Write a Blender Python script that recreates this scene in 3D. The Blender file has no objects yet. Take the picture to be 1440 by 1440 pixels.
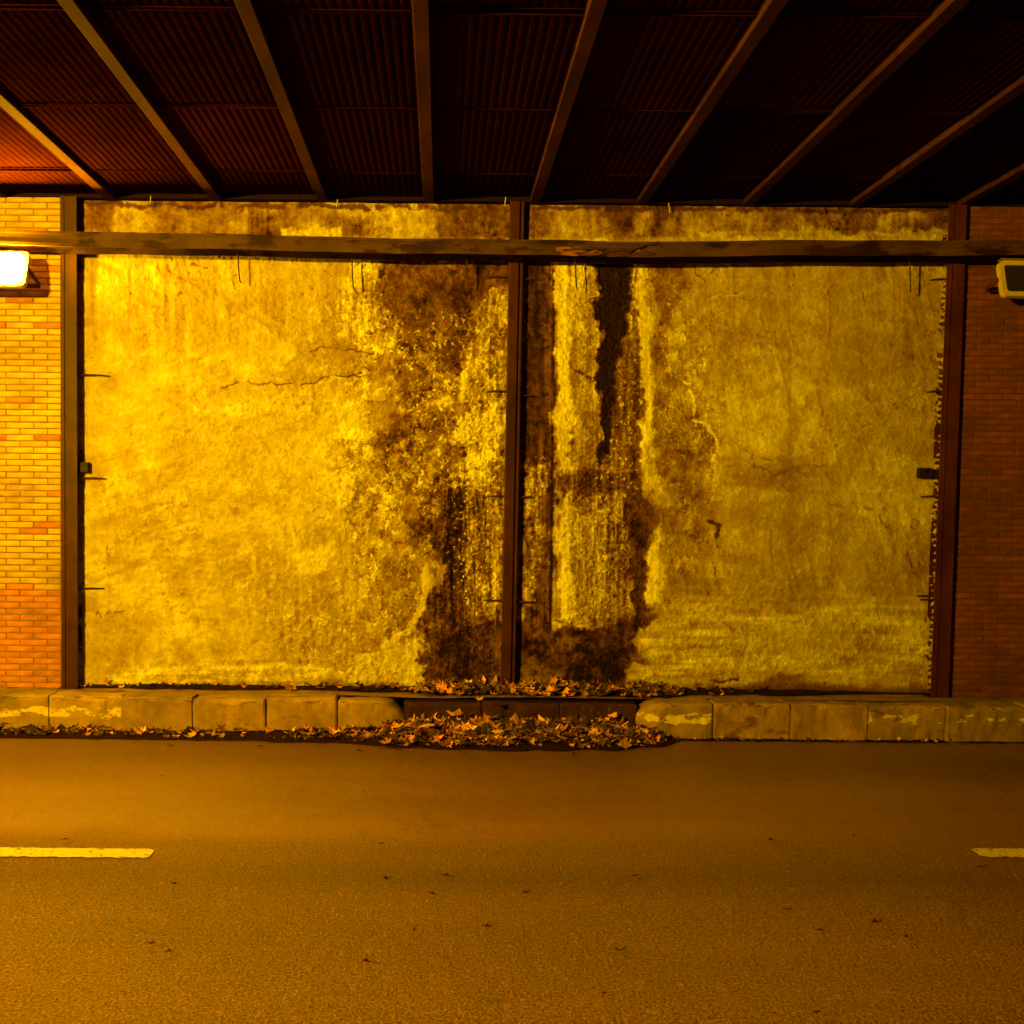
import bpy, math, random
import numpy as np
from mathutils import Vector, Matrix

random.seed(11)
R = math.radians

# ------------------------------------------------------------------ camera
scene = bpy.context.scene
CAM_H = 1.76
PITCH, ROLL = R(-1.5), R(0.55)
SHX, SHY = 0.0694, 0.0125
cam = bpy.data.cameras.new('camera')
cam.lens = 36.0
cam.sensor_width = 36.0
cam.shift_x, cam.shift_y = SHX, SHY
cam.clip_start, cam.clip_end = 0.05, 300
cam_o = bpy.data.objects.new('camera', cam)
scene.collection.objects.link(cam_o)
CAM_M = Matrix.Translation((0, 0, CAM_H)) @ Matrix.Rotation(math.pi / 2 + PITCH, 4, 'X') @ Matrix.Rotation(ROLL, 4, 'Z')
cam_o.matrix_world = CAM_M
scene.camera = cam_o

# ------------------------------------------------------------------ night sky, exposure
world = bpy.data.worlds.new('World')
scene.world = world
world.use_nodes = True
wn = world.node_tree
sky = wn.nodes.new('ShaderNodeTexSky')
sky.sky_type = 'NISHITA'
sky.sun_disc = False
sky.sun_elevation = R(-6)
sky.sun_rotation = R(200)
wn.links.new(sky.outputs[0], wn.nodes['Background'].inputs[0])
wn.nodes['Background'].inputs[1].default_value = 0.05
scene.view_settings.view_transform = 'Standard'
scene.view_settings.look = 'None'
scene.view_settings.exposure = 0
scene.view_settings.gamma = 1
scene.cycles.max_bounces = 5
scene.cycles.diffuse_bounces = 3
scene.cycles.glossy_bounces = 2
scene.cycles.transmission_bounces = 4
scene.cycles.use_adaptive_sampling = True
scene.cycles.adaptive_threshold = 0.02
scene.cycles.caustics_reflective = False
scene.cycles.caustics_refractive = False

# strengths of the lit sodium floodlights (built further down, the light comes from their lenses)
SODIUM = (1.0, 0.54, 0.002)
LAMP_WALL = 1700.0
LAMP_OPPOSITE = 10600.0

# ------------------------------------------------------------------ measuring helpers
ROT = np.array(CAM_M.to_3x3())

def ray(px, py):
    d = ROT @ np.array([(px - 720) / 1440 + SHX, (720 - py) / 1440 + SHY, -1.0])
    return d

def on_y(px, py, y):
    d = ray(px, py)
    t = y / d[1]
    return Vector((d[0] * t, y, CAM_H + d[2] * t))

def on_z(px, py, z):
    d = ray(px, py)
    t = (z - CAM_H) / d[2]
    return Vector((d[0] * t, d[1] * t, z))

YW = 7.92                                   # face of the plaster
Z_PAVE = on_y(620, 969, YW).z               # top of the narrow pavement
Z_CEIL = on_y(620, 284, YW).z
Y_KT = on_z(620, 985, Z_PAVE).y             # kerb nose
Y_KB = on_z(620, 1037, 0).y                 # kerb foot
print('pave', Z_PAVE, 'ceil', Z_CEIL, 'kerb', Y_KT, Y_KB)

# ------------------------------------------------------------------ numpy noise
_rng = np.random.RandomState(7)
_TAB = _rng.rand(512, 512).astype(np.float32) * 2 - 1

def vnoise(x, y, seed=0):
    x = np.asarray(x, np.float32) + seed * 37.13
    y = np.asarray(y, np.float32) + seed * 91.7
    xi = np.floor(x).astype(np.int64); yi = np.floor(y).astype(np.int64)
    fx = x - xi; fy = y - yi
    fx = fx * fx * (3 - 2 * fx); fy = fy * fy * (3 - 2 * fy)
    x0 = xi & 511; x1 = (xi + 1) & 511; y0 = yi & 511; y1 = (yi + 1) & 511
    a = _TAB[x0, y0]; b = _TAB[x1, y0]; c = _TAB[x0, y1]; d = _TAB[x1, y1]
    return (a * (1 - fx) + b * fx) * (1 - fy) + (c * (1 - fx) + d * fx) * fy

def fbm(x, y, seed=0, oct=4, gain=.5):
    s = 0; a = 1.0; n = 0
    for i in range(oct):
        # turn each octave so the lattice never lines up
        c, sn = math.cos(i * 1.1 + .4), math.sin(i * 1.1 + .4)
        s = s + a * vnoise((x * c - y * sn) * 2.03 ** i, (x * sn + y * c) * 2.03 ** i, seed + i)
        n += a; a *= gain
    return s / n * 1.6

def streak(x, y, seed=0, oct=3):
    s = 0; a = 1.0; n = 0
    for i in range(oct):
        s = s + a * vnoise(x * 2.1 ** i, y * 1.5 ** i, seed + i)
        n += a; a *= .55
    return s / n * 1.5

def poly_sd(px, py, poly):
    """signed distance, negative inside"""
    d = np.full(px.shape, 1e9, np.float32)
    inside = np.zeros(px.shape, bool)
    n = len(poly)
    for i in range(n):
        ax, ay = poly[i]; bx, by = poly[(i + 1) % n]
        ex, ey = bx - ax, by - ay
        wx, wy = px - ax, py - ay
        t = np.clip((wx * ex + wy * ey) / (ex * ex + ey * ey + 1e-9), 0, 1)
        d = np.minimum(d, (wx - ex * t) ** 2 + (wy - ey * t) ** 2)
        if ay != by:
            cond = ((ay > py) != (by > py)) & (px < (bx - ax) * (py - ay) / (by - ay) + ax)
            inside ^= cond
    d = np.sqrt(d)
    return np.where(inside, -d, d)

def line_d(px, py, pts):
    d = np.full(px.shape, 1e9, np.float32)
    for (ax, ay), (bx, by) in zip(pts[:-1], pts[1:]):
        ex, ey = bx - ax, by - ay
        wx, wy = px - ax, py - ay
        t = np.clip((wx * ex + wy * ey) / (ex * ex + ey * ey + 1e-9), 0, 1)
        d = np.minimum(d, (wx - ex * t) ** 2 + (wy - ey * t) ** 2)
    return np.sqrt(d)

def sstep(a, b, x):
    t = np.clip((x - a) / (b - a), 0, 1)
    return t * t * (3 - 2 * t)

# ------------------------------------------------------------------ material helpers
def mat(name, col, rough=.7, metallic=0., noise=None, bump=None, random_v=0., spec=.5, dirt=None, patch=None):
    """noise=(scale, amount, stretch xyz)  bump=(scale, strength, distance)  dirt=(scale, colour, threshold)"""
    m = bpy.data.materials.new(name); m.use_nodes = True
    nt = m.node_tree; L = nt.links
    b = nt.nodes['Principled BSDF']
    b.inputs['Roughness'].default_value = rough
    b.inputs['Metallic'].default_value = metallic
    b.inputs['Specular IOR Level'].default_value = spec
    rgb = nt.nodes.new('ShaderNodeRGB'); rgb.outputs[0].default_value = (*col, 1)
    out = rgb.outputs[0]
    tc = nt.nodes.new('ShaderNodeTexCoord')
    def tex(scale, stretch=(1, 1, 1), detail=4, rough_=.6):
        mp = nt.nodes.new('ShaderNodeMapping')
        mp.inputs['Scale'].default_value = stretch
        L.new(tc.outputs['Object'], mp.inputs[0])
        n = nt.nodes.new('ShaderNodeTexNoise')
        n.inputs['Scale'].default_value = scale
        n.inputs['Detail'].default_value = detail
        n.inputs['Roughness'].default_value = rough_
        L.new(mp.outputs[0], n.inputs['Vector'])
        return n
    def mul(a, fac_socket, lo, hi):
        mr = nt.nodes.new('ShaderNodeMapRange')
        mr.inputs['From Min'].default_value = .25; mr.inputs['From Max'].default_value = .75
        mr.inputs['To Min'].default_value = lo; mr.inputs['To Max'].default_value = hi
        L.new(fac_socket, mr.inputs['Value'])
        v = nt.nodes.new('ShaderNodeVectorMath'); v.operation = 'SCALE'
        L.new(a, v.inputs[0]); L.new(mr.outputs[0], v.inputs['Scale'])
        return v.outputs[0]
    if noise:
        n = tex(noise[0], noise[2] if len(noise) > 2 else (1, 1, 1))
        out = mul(out, n.outputs['Fac'], 1 - noise[1], 1 + noise[1])
    if random_v:
        oi = nt.nodes.new('ShaderNodeObjectInfo')
        mr = nt.nodes.new('ShaderNodeMapRange')
        mr.inputs['To Min'].default_value = 1 - random_v; mr.inputs['To Max'].default_value = 1 + random_v
        L.new(oi.outputs['Random'], mr.inputs['Value'])
        v = nt.nodes.new('ShaderNodeVectorMath'); v.operation = 'SCALE'
        L.new(out, v.inputs[0]); L.new(mr.outputs[0], v.inputs['Scale'])
        out = v.outputs[0]
    if dirt:
        n = tex(dirt[0], dirt[3] if len(dirt) > 3 else (1, 1, 1), 5, .65)
        mr = nt.nodes.new('ShaderNodeMapRange')
        mr.inputs['From Min'].default_value = dirt[2]; mr.inputs['From Max'].default_value = dirt[2] + .06
        L.new(n.outputs['Fac'], mr.inputs['Value'])
        mx = nt.nodes.new('ShaderNodeMix'); mx.data_type = 'RGBA'
        L.new(mr.outputs[0], mx.inputs['Factor']); L.new(out, mx.inputs['A'])
        mx.inputs['B'].default_value = (*dirt[1], 1)
        out = mx.outputs['Result']
    if patch:                                 # broad grime in world space: (scale, lo, hi)
        gp = nt.nodes.new('ShaderNodeNewGeometry')
        n = nt.nodes.new('ShaderNodeTexNoise'); n.inputs['Scale'].default_value = patch[0]; n.inputs['Detail'].default_value = 5; n.inputs['Roughness'].default_value = .65
        L.new(gp.outputs['Position'], n.inputs['Vector'])
        out = mul(out, n.outputs['Fac'], patch[1], patch[2])
    L.new(out, b.inputs['Base Color'])
    if bump:
        n = tex(bump[0], (1, 1, 1), 3, .65)
        bp = nt.nodes.new('ShaderNodeBump')
        bp.inputs['Strength'].default_value = bump[1]; bp.inputs['Distance'].default_value = bump[2]
        L.new(n.outputs['Fac'], bp.inputs['Height']); L.new(bp.outputs[0], b.inputs['Normal'])
    return m

def emit(name, col, strength):
    m = bpy.data.materials.new(name); m.use_nodes = True
    nt = m.node_tree; nt.nodes.clear()
    e = nt.nodes.new('ShaderNodeEmission'); o = nt.nodes.new('ShaderNodeOutputMaterial')
    e.inputs[0].default_value = (*col, 1); e.inputs[1].default_value = strength
    nt.links.new(e.outputs[0], o.inputs[0])
    return m

M = {}
M['rust'] = mat('rusty_painted_steel', (.055, .013, .006), .55, 0, (5, .45, (1, 1, .25)), (40, .35, .004), dirt=(9, (.10, .035, .012), .64, (1, 1, .15)), patch=(4, .5, 1.5), spec=.10)
M['rust_mid'] = mat('brown_painted_steel', (.17, .07, .028), .5, 0, (6, .5, (1, 1, .12)), (35, .4, .004), dirt=(7, (.05, .016, .008), .56, (1, 1, .12)), spec=.10)
M['rust_post'] = mat('worn_post_paint', (.045, .013, .004), .45, 0, (6, .6, (1, 1, .12)), (35, .5, .004), dirt=(9, (.20, .085, .025), .62, (1, 1, .10)), patch=(5, .5, 1.5), spec=.10)
M['duct'] = mat('olive_painted_steel', (.060, .029, .007), .6, 0, (3, .45, (.25, 1, 1)), (30, .5, .006), dirt=(6, (.022, .007, .002), .52, (.3, 1, 1)), patch=(2.5, .4, 1.6), spec=.10)
M['thin'] = mat('corroded_thin_bar', (.05, .02, .01), .7, 0, (20, .4), spec=.10)
M['brick_upper'] = mat('limewashed_brick', (.42, .30, .07), .85, 0, (14, .22), (60, .5, .004), .14, dirt=(5, (.38, .20, .05), .62), patch=(2.2, .55, 1.35))
M['brick_lower'] = mat('bare_red_brick', (.40, .15, .042), .85, 0, (14, .3), (60, .6, .005), .16, patch=(3.2, .6, 1.3))
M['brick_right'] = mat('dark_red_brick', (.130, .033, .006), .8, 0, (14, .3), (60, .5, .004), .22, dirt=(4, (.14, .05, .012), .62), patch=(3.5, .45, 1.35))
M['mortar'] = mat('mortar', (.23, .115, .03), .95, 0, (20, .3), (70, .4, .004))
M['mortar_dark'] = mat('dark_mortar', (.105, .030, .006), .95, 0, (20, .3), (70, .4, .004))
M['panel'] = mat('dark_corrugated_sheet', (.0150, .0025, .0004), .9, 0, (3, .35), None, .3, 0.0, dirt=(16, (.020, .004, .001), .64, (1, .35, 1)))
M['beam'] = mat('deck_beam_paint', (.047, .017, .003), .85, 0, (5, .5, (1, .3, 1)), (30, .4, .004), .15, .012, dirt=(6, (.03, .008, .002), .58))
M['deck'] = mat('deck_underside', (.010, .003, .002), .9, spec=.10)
M['cream'] = mat('cream_lamp_rim', (.52, .42, .20), .45, 0, (8, .25))
M['grey_case'] = mat('grey_lamp_housing', (.22, .15, .07), .5, 0, (8, .3))
M['reflector'] = mat('lamp_reflector', (.45, .36, .2), .35, .9, (6, .2))
M['pave'] = mat('pavement_concrete', (.24, .145, .06), .9, 0, (4, .35), (50, .6, .006), dirt=(3, (.12, .06, .025), .56), spec=.10)
M['kerb'] = mat('kerb_concrete', (.27, .175, .065), .8, 0, (5, .30), (45, .8, .010), .12, dirt=(4, (.13, .065, .02), .57, (.5, 1, 1)), patch=(3.0, .55, 1.4), spec=.10)
M['kerb_dark'] = mat('dark_kerb_concrete', (.040, .016, .005), .45, 0, (6, .4), (45, .6, .006), dirt=(20, (.22, .12, .05), .66), spec=.10)  # darker concrete for the sunken, set-back stones
M['soil'] = mat('rotted_leaf_soil', (.022, .006, .002), .9, 0, (30, .5), (60, 1, .02), spec=.10)
M['litter'] = mat('fallen_leaf_litter', (.36, .165, .026), .7, 0, (11, .55), None)
M['leaf'] = mat('fallen_plane_leaf', (.60, .31, .055), .6, 0, (9, .45), None, .45)
M['leaf_dark'] = mat('dark_leaf_scrap', (.045, .016, .008), .8, 0, (30, .4), spec=.10)
M['paint'] = mat('road_paint', (.62, .52, .26), .6, 0, (40, .2), (48, .8, .012), dirt=(34, (.20, .09, .016), .57))
M['back'] = mat('opposite_brick', (.22, .085, .035), .85, 0, (10, .3), (30, .5, .01))
M['plate'] = mat('black_plate', (.02, .008, .004), .5, 0, (20, .3), spec=.10)

def kerb_painted(name, zc, half, thr):
    """kerb concrete with the worn rest of a painted band"""
    m = mat(name, (.27, .175, .065), .8, 0, (5, .3), (45, .8, .010), .1, dirt=(4, (.13, .065, .02), .58, (.5, 1, 1)), patch=(3.0, .55, 1.4))
    nt = m.node_tree; L = nt.links; b = nt.nodes['Principled BSDF']
    base = b.inputs['Base Color'].links[0].from_socket
    tc = nt.nodes.new('ShaderNodeTexCoord')
    sp = nt.nodes.new('ShaderNodeSeparateXYZ'); L.new(tc.outputs['Object'], sp.inputs[0])
    a = nt.nodes.new('ShaderNodeMath'); a.operation = 'SUBTRACT'; L.new(sp.outputs[2], a.inputs[0]); a.inputs[1].default_value = zc
    ab = nt.nodes.new('ShaderNodeMath'); ab.operation = 'ABSOLUTE'; L.new(a.outputs[0], ab.inputs[0])
    mr = nt.nodes.new('ShaderNodeMapRange'); L.new(ab.outputs[0], mr.inputs['Value'])
    mr.inputs['From Min'].default_value = half; mr.inputs['From Max'].default_value = half * .2
    mp = nt.nodes.new('ShaderNodeMapping'); mp.inputs['Scale'].default_value = (.55, 1, 1.1); L.new(tc.outputs['Object'], mp.inputs[0])
    n = nt.nodes.new('ShaderNodeTexNoise'); n.inputs['Scale'].default_value = 11; n.inputs['Detail'].default_value = 6; n.inputs['Roughness'].default_value = .72
    L.new(mp.outputs[0], n.inputs['Vector'])
    ad = nt.nodes.new('ShaderNodeMath'); ad.operation = 'MULTIPLY'; L.new(mr.outputs[0], ad.inputs[0]); L.new(n.outputs['Fac'], ad.inputs[1])
    m2 = nt.nodes.new('ShaderNodeMapRange'); L.new(ad.outputs[0], m2.inputs['Value'])
    m2.inputs['From Min'].default_value = thr; m2.inputs['From Max'].default_value = thr + .04
    mx = nt.nodes.new('ShaderNodeMix'); mx.data_type = 'RGBA'
    L.new(m2.outputs[0], mx.inputs['Factor']); L.new(base, mx.inputs['A']); mx.inputs['B'].default_value = (.62, .52, .20, 1)
    L.new(mx.outputs['Result'], b.inputs['Base Color'])
    return m
M['kerb_paint'] = kerb_painted('kerb_with_worn_paint', .16, .14, .50)
M['kerb_paint2'] = kerb_painted('kerb_with_faint_paint', .18, .13, .53)

# ------------------------------------------------------------------ object helpers
COL = scene.collection.objects

class MB:
    def __init__(s): s.v = []; s.f = []
    def box(s, x0, x1, y0, y1, z0, z1, bev=0.):
        if bev:
            return s.prism([(x0 + bev, z0), (x1 - bev, z0), (x1, z0 + bev), (x1, z1 - bev), (x1 - bev, z1), (x0 + bev, z1), (x0, z1 - bev), (x0, z0 + bev)], y0, y1)
        n = len(s.v)
        s.v += [(x0, y0, z0), (x1, y0, z0), (x1, y1, z0), (x0, y1, z0), (x0, y0, z1), (x1, y0, z1), (x1, y1, z1), (x0, y1, z1)]
        s.f += [tuple(n + i for i in q) for q in ((3, 2, 1, 0), (4, 5, 6, 7), (0, 1, 5, 4), (1, 2, 6, 5), (2, 3, 7, 6), (3, 0, 4, 7))]
        return s
    def prism(s, xz, y0, y1):
        n = len(s.v); k = len(xz)
        s.v += [(x, y0, z) for x, z in xz] + [(x, y1, z) for x, z in xz]
        s.f.append(tuple(n + i for i in range(k)))
        s.f.append(tuple(n + k + i for i in reversed(range(k))))
        for i in range(k):
            j = (i + 1) % k
            s.f.append((n + i, n + k + i, n + k + j, n + j))
        return s
    def sweep_x(s, prof, xs, zoff=None, yoff=None):
        """profile of (y,z), swept along x"""
        n = len(s.v); k = len(prof)
        for i, x in enumerate(xs):
            dz = zoff[i] if zoff is not None else 0
            dy = yoff[i] if yoff is not None else 0
            s.v += [(x, y + dy, z + dz) for y, z in prof]
        for i in range(len(xs) - 1):
            for j in range(k):
                a = n + i * k + j; b = n + i * k + (j + 1) % k
                s.f.append((a, b, b + k, a + k))
        s.f.append(tuple(n + j for j in reversed(range(k))))
        s.f.append(tuple(n + (len(xs) - 1) * k + j for j in range(k)))
        return s
    def tube(s, pts, r, seg=6):
        pts = [Vector(p) for p in pts]; n = len(s.v)
        for i, p in enumerate(pts):
            t = (pts[min(i + 1, len(pts) - 1)] - pts[max(i - 1, 0)]).normalized()
            u = t.cross(Vector((0, 0, 1)))
            if u.length < .05: u = t.cross(Vector((1, 0, 0)))
            u.normalize(); w = t.cross(u)
            for k in range(seg):
                a = 2 * math.pi * k / seg
                s.v.append(tuple(p + r * (math.cos(a) * u + math.sin(a) * w)))
        for i in range(len(pts) - 1):
            for k in range(seg):
                a = n + i * seg + k; b = n + i * seg + (k + 1) % seg
                s.f.append((a, b, b + seg, a + seg))
        s.f.append(tuple(n + k for k in reversed(range(seg))))
        s.f.append(tuple(n + (len(pts) - 1) * seg + k for k in range(seg)))
        return s
    def mesh(s, name, m, smooth=False):
        me = bpy.data.meshes.new(name)
        me.from_pydata(s.v, [], s.f); me.validate(); me.update()
        me.materials.append(m)
        if smooth: me.polygons.foreach_set('use_smooth', [True] * len(me.polygons))
        # consistent outward normals
        import bmesh
        bm = bmesh.new(); bm.from_mesh(me); bmesh.ops.recalc_face_normals(bm, faces=bm.faces); bm.to_mesh(me); bm.free()
        return me
    def build(s, name, m, parent=None, smooth=False):
        return link(name, s.mesh(name, m, smooth), parent)

def link(name, me, parent=None):
    o = bpy.data.objects.new(name, me); COL.link(o)
    if parent is not None: o.parent = parent
    return o

def tag(o, label=None, cat=None, group=None, kind=None):
    if label: o['label'] = label
    if cat: o['category'] = cat
    if group: o['group'] = group
    if kind: o['kind'] = kind
    return o

def empty(name, loc=(0, 0, 0), rot=(0, 0, 0)):
    o = bpy.data.objects.new(name, None); COL.link(o)
    o.location = loc; o.rotation_euler = rot; o.empty_display_size = .2
    return o

def bevel(o, w, seg=2):
    md = o.modifiers.new('bevel', 'BEVEL'); md.width = w; md.segments = seg; md.limit_method = 'ANGLE'; md.angle_limit = R(40)
    return o

XL, XR = -9.0, 10.0          # how far the underpass is built to each side
Y_BACK = -1.3                # wall behind the photographer

# ------------------------------------------------------------------ road
def road_material():
    m = bpy.data.materials.new('asphalt'); m.use_nodes = True
    nt = m.node_tree; L = nt.links; b = nt.nodes['Principled BSDF']
    tc = nt.nodes.new('ShaderNodeTexCoord')
    def noise(scale, detail=4, stretch=(1, 1, 1), rough=.6):
        mp = nt.nodes.new('ShaderNodeMapping'); mp.inputs['Scale'].default_value = stretch
        L.new(tc.outputs['Object'], mp.inputs[0])
        n = nt.nodes.new('ShaderNodeTexNoise'); n.inputs['Scale'].default_value = scale
        n.inputs['Detail'].default_value = detail; n.inputs['Roughness'].default_value = rough
        L.new(mp.outputs[0], n.inputs['Vector']); return n.outputs['Fac']
    def mr(s, a, b_, c, d):
        k = nt.nodes.new('ShaderNodeMapRange'); L.new(s, k.inputs['Value'])
        for q, v in zip(('From Min', 'From Max', 'To Min', 'To Max'), (a, b_, c, d)): k.inputs[q].default_value = v
        return k.outputs[0]
    def math_(op, a, b_):
        k = nt.nodes.new('ShaderNodeMath'); k.operation = op
        for i, q in enumerate((a, b_)):
            if isinstance(q, (int, float)): k.inputs[i].default_value = q
            else: L.new(q, k.inputs[i])
        return k.outputs[0]
    big = mr(noise(.55, 5, (.35, 1.3, 1)), .3, .7, .78, 1.2)
    wear = mr(noise(1.1, 4, (.06, 1.6, 1)), .3, .7, .86, 1.12)      # wheel tracks run along the road
    grain = mr(noise(80, 3, (1, 1, 1), .75), .36, .64, .2, 1.9)
    sp = nt.nodes.new('ShaderNodeSeparateXYZ'); L.new(tc.outputs['Object'], sp.inputs[0])
    # finer resurfaced lane by the kerb, coarser old surface on the near side of the line
    wob = math_('ADD', sp.outputs[1], math_('MULTIPLY', math_('SUBTRACT', noise(1.5, 4), .5), .5))
    coarse = mr(wob, 5.15, 5.45, 1, 0)
    gmix = nt.nodes.new('ShaderNodeMix'); gmix.data_type = 'FLOAT'
    L.new(coarse, gmix.inputs['Factor']); L.new(mr(noise(70, 3, (1, 1, 1), .7), .3, .7, .72, 1.28), gmix.inputs['A']); L.new(grain, gmix.inputs['B'])
    val = math_('MULTIPLY', math_('MULTIPLY', big, wear), gmix.outputs[0])
    # wheel tracks, the polished and the dirty strips along the lane
    rp = nt.nodes.new('ShaderNodeValToRGB'); cr = rp.color_ramp
    yy = math_('ADD', sp.outputs[1], math_('MULTIPLY', math_('SUBTRACT', noise(.8, 4, (.5, 1, 1)), .5), .45))
    L.new(mr(yy, 2.0, 8.0, 0, 1), rp.inputs[0])
    stops = [(2.0, .95), (3.4, 1.12), (4.2, 1.0), (4.72, .74), (5.0, .95), (5.5, 1.06), (6.2, 1.0), (6.9, .64), (7.25, .74), (7.5, 1.0)]
    while len(cr.elements) < len(stops): cr.elements.new(.5)
    for e, (y_, v_) in zip(cr.elements, stops):
        e.position = (y_ - 2) / 6; e.color = (v_ * .8, v_ * .8, v_ * .8, 1)
    val = math_('MULTIPLY', val, math_('MULTIPLY', rp.outputs[0], 1.25))
    # fine cracks and oil drips
    cv = nt.nodes.new('ShaderNodeTexVoronoi'); cv.feature = 'DISTANCE_TO_EDGE'; cv.inputs['Scale'].default_value = .75
    wv = nt.nodes.new('ShaderNodeVectorMath'); wv.operation = 'ADD'
    wn_ = nt.nodes.new('ShaderNodeTexNoise'); wn_.inputs['Scale'].default_value = 2.5; wn_.inputs['Detail'].default_value = 5
    L.new(tc.outputs['Object'], wn_.inputs['Vector']); L.new(tc.outputs['Object'], wv.inputs[0]); L.new(wn_.outputs['Color'], wv.inputs[1]); L.new(wv.outputs[0], cv.inputs['Vector'])
    crack = math_('MULTIPLY', mr(cv.outputs['Distance'], .002, .006, 1, 0), mr(noise(.7, 2), .5, .62, 0, 1))
    oil = mr(noise(2.2, 4, (.5, 1, 1)), .66, .72, 0, .35)
    val = math_('MULTIPLY', val, math_('SUBTRACT', 1, math_('MAXIMUM', math_('MULTIPLY', crack, .45), oil)))
    # pale stone chips, their sparkle put into the colour
    vor = nt.nodes.new('ShaderNodeTexVoronoi'); vor.inputs['Scale'].default_value = 90
    L.new(tc.outputs['Object'], vor.inputs['Vector'])
    chip = math_('MULTIPLY', math_('GREATER_THAN', vor.outputs['Color'], mr(noise(5, 4), .35, .65, .97, .86)), coarse)
    rgb = nt.nodes.new('ShaderNodeRGB'); rgb.outputs[0].default_value = (.215, .107, .016, 1)
    v = nt.nodes.new('ShaderNodeVectorMath'); v.operation = 'SCALE'; L.new(rgb.outputs[0], v.inputs[0]); L.new(val, v.inputs['Scale'])
    mx = nt.nodes.new('ShaderNodeMix'); mx.data_type = 'RGBA'
    L.new(math_('MULTIPLY', chip, .70), mx.inputs['Factor']); L.new(v.outputs[0], mx.inputs['A']); mx.inputs['B'].default_value = (.50, .29, .08, 1)
    L.new(mx.outputs['Result'], b.inputs['Base Color'])
    L.new(mr(noise(30, 4), .3, .7, .27, .48), b.inputs['Roughness'])
    h = math_('ADD', math_('MULTIPLY', noise(80, 3, (1, 1, 1), .75), coarse), math_('MULTIPLY', noise(140, 2), .3))
    h = math_('ADD', h, math_('MULTIPLY', noise(6, 3), .8))
    bp = nt.nodes.new('ShaderNodeBump'); bp.inputs['Strength'].default_value = .9; bp.inputs['Distance'].default_value = .02
    L.new(h, bp.inputs['Height']); L.new(bp.outputs[0], b.inputs['Normal'])
    return m

mb = MB()
xs = np.linspace(-40, 40, 81); ys = np.linspace(Y_BACK + 0.5, Y_KB + .35, 30)
for y in ys:
    for x in xs:
        mb.v.append((x, y, float(.002 * vnoise(x * .7, y * .9, 3))))
for j in range(len(ys) - 1):
    for i in range(len(xs) - 1):
        a = j * len(xs) + i
        mb.f.append((a, a + 1, a + 1 + len(xs), a + len(xs)))
road = tag(mb.build('road', road_material(), None, True), kind='structure')

def dash(px0, px1, py0, py1):
    a = on_z(px0, py1, .010); b = on_z(px1, py0, .010)
    mb = MB(); nx = 60
    y0, y1 = a.y, b.y
    for i in range(nx + 1):
        t = i / nx; x = a.x + (b.x - a.x) * t
        w = .004 * math.sin(i * 2.3) + .003 * math.sin(i * 5.1)
        end = min(1, (1 - t) * 30 + .7, t * 30 + .7)
        ym = (y0 + y1) / 2; hw = (y1 - y0) / 2 * end
        mb.v += [(x, ym - hw + w, .0055), (x, ym + hw + w * .6, .0055)]
    mb.f = [(2 * i, 2 * i + 2, 2 * i + 3, 2 * i + 1) for i in range(nx)]
    return mb.build('lane_marking', M['paint'], road)
dash(-230, 219, 1192.5, 1200.5)
dash(1381, 1850, 1196, 1203.5)

# ------------------------------------------------------------------ plaster wall
def wall_material():
    m = bpy.data.materials.new('stained_plaster'); m.use_nodes = True
    nt = m.node_tree; L = nt.links; b = nt.nodes['Principled BSDF']
    at = nt.nodes.new('ShaderNodeAttribute'); at.attribute_name = 'Col'
    tc = nt.nodes.new('ShaderNodeTexCoord')
    n = nt.nodes.new('ShaderNodeTexNoise'); n.inputs['Scale'].default_value = 60; n.inputs['Detail'].default_value = 6
    L.new(tc.outputs['Object'], n.inputs['Vector'])
    mr = nt.nodes.new('ShaderNodeMapRange'); L.new(n.outputs['Fac'], mr.inputs['Value'])
    mr.inputs['From Min'].default_value = .3; mr.inputs['From Max'].default_value = .7; mr.inputs['To Min'].default_value = .86; mr.inputs['To Max'].default_value = 1.12
    v = nt.nodes.new('ShaderNodeVectorMath'); v.operation = 'SCALE'; L.new(at.outputs['Color'], v.inputs[0]); L.new(mr.outputs[0], v.inputs['Scale'])
    L.new(v.outputs[0], b.inputs['Base Color'])
    rr = nt.nodes.new('ShaderNodeMapRange'); L.new(at.outputs['Alpha'], rr.inputs['Value'])
    rr.inputs['To Min'].default_value = .9; rr.inputs['To Max'].default_value = .5
    b.inputs['Specular IOR Level'].default_value = .10
    L.new(rr.outputs[0], b.inputs['Roughness'])
    bp = nt.nodes.new('ShaderNodeBump'); bp.inputs['Strength'].default_value = .35; bp.inputs['Distance'].default_value = .006
    L.new(n.outputs['Fac'], bp.inputs['Height']); L.new(bp.outputs[0], b.inputs['Normal'])
    return m

WX0, WX1 = on_y(92, 600, YW).x, on_y(1345, 600, YW).x
WZ0, WZ1 = Z_PAVE - .05, Z_CEIL - .015
NX, NZ = 1240, 680
gx = np.linspace(WX0, WX1, NX, dtype=np.float64); gz = np.linspace(WZ0, WZ1, NZ, dtype=np.float64)
GX, GZ = np.meshgrid(gx, gz)
# where the measurements were taken (photo units) for every wall point
iR = np.linalg.inv(ROT)
P = np.stack([GX.ravel(), np.full(GX.size, YW), GZ.ravel() - CAM_H])
c = iR @ P
U = ((c[0] / -c[2] - SHX) * 1440 + 720).astype(np.float32)
V = (720 - (c[1] / -c[2] - SHY) * 1440).astype(np.float32)

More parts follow.
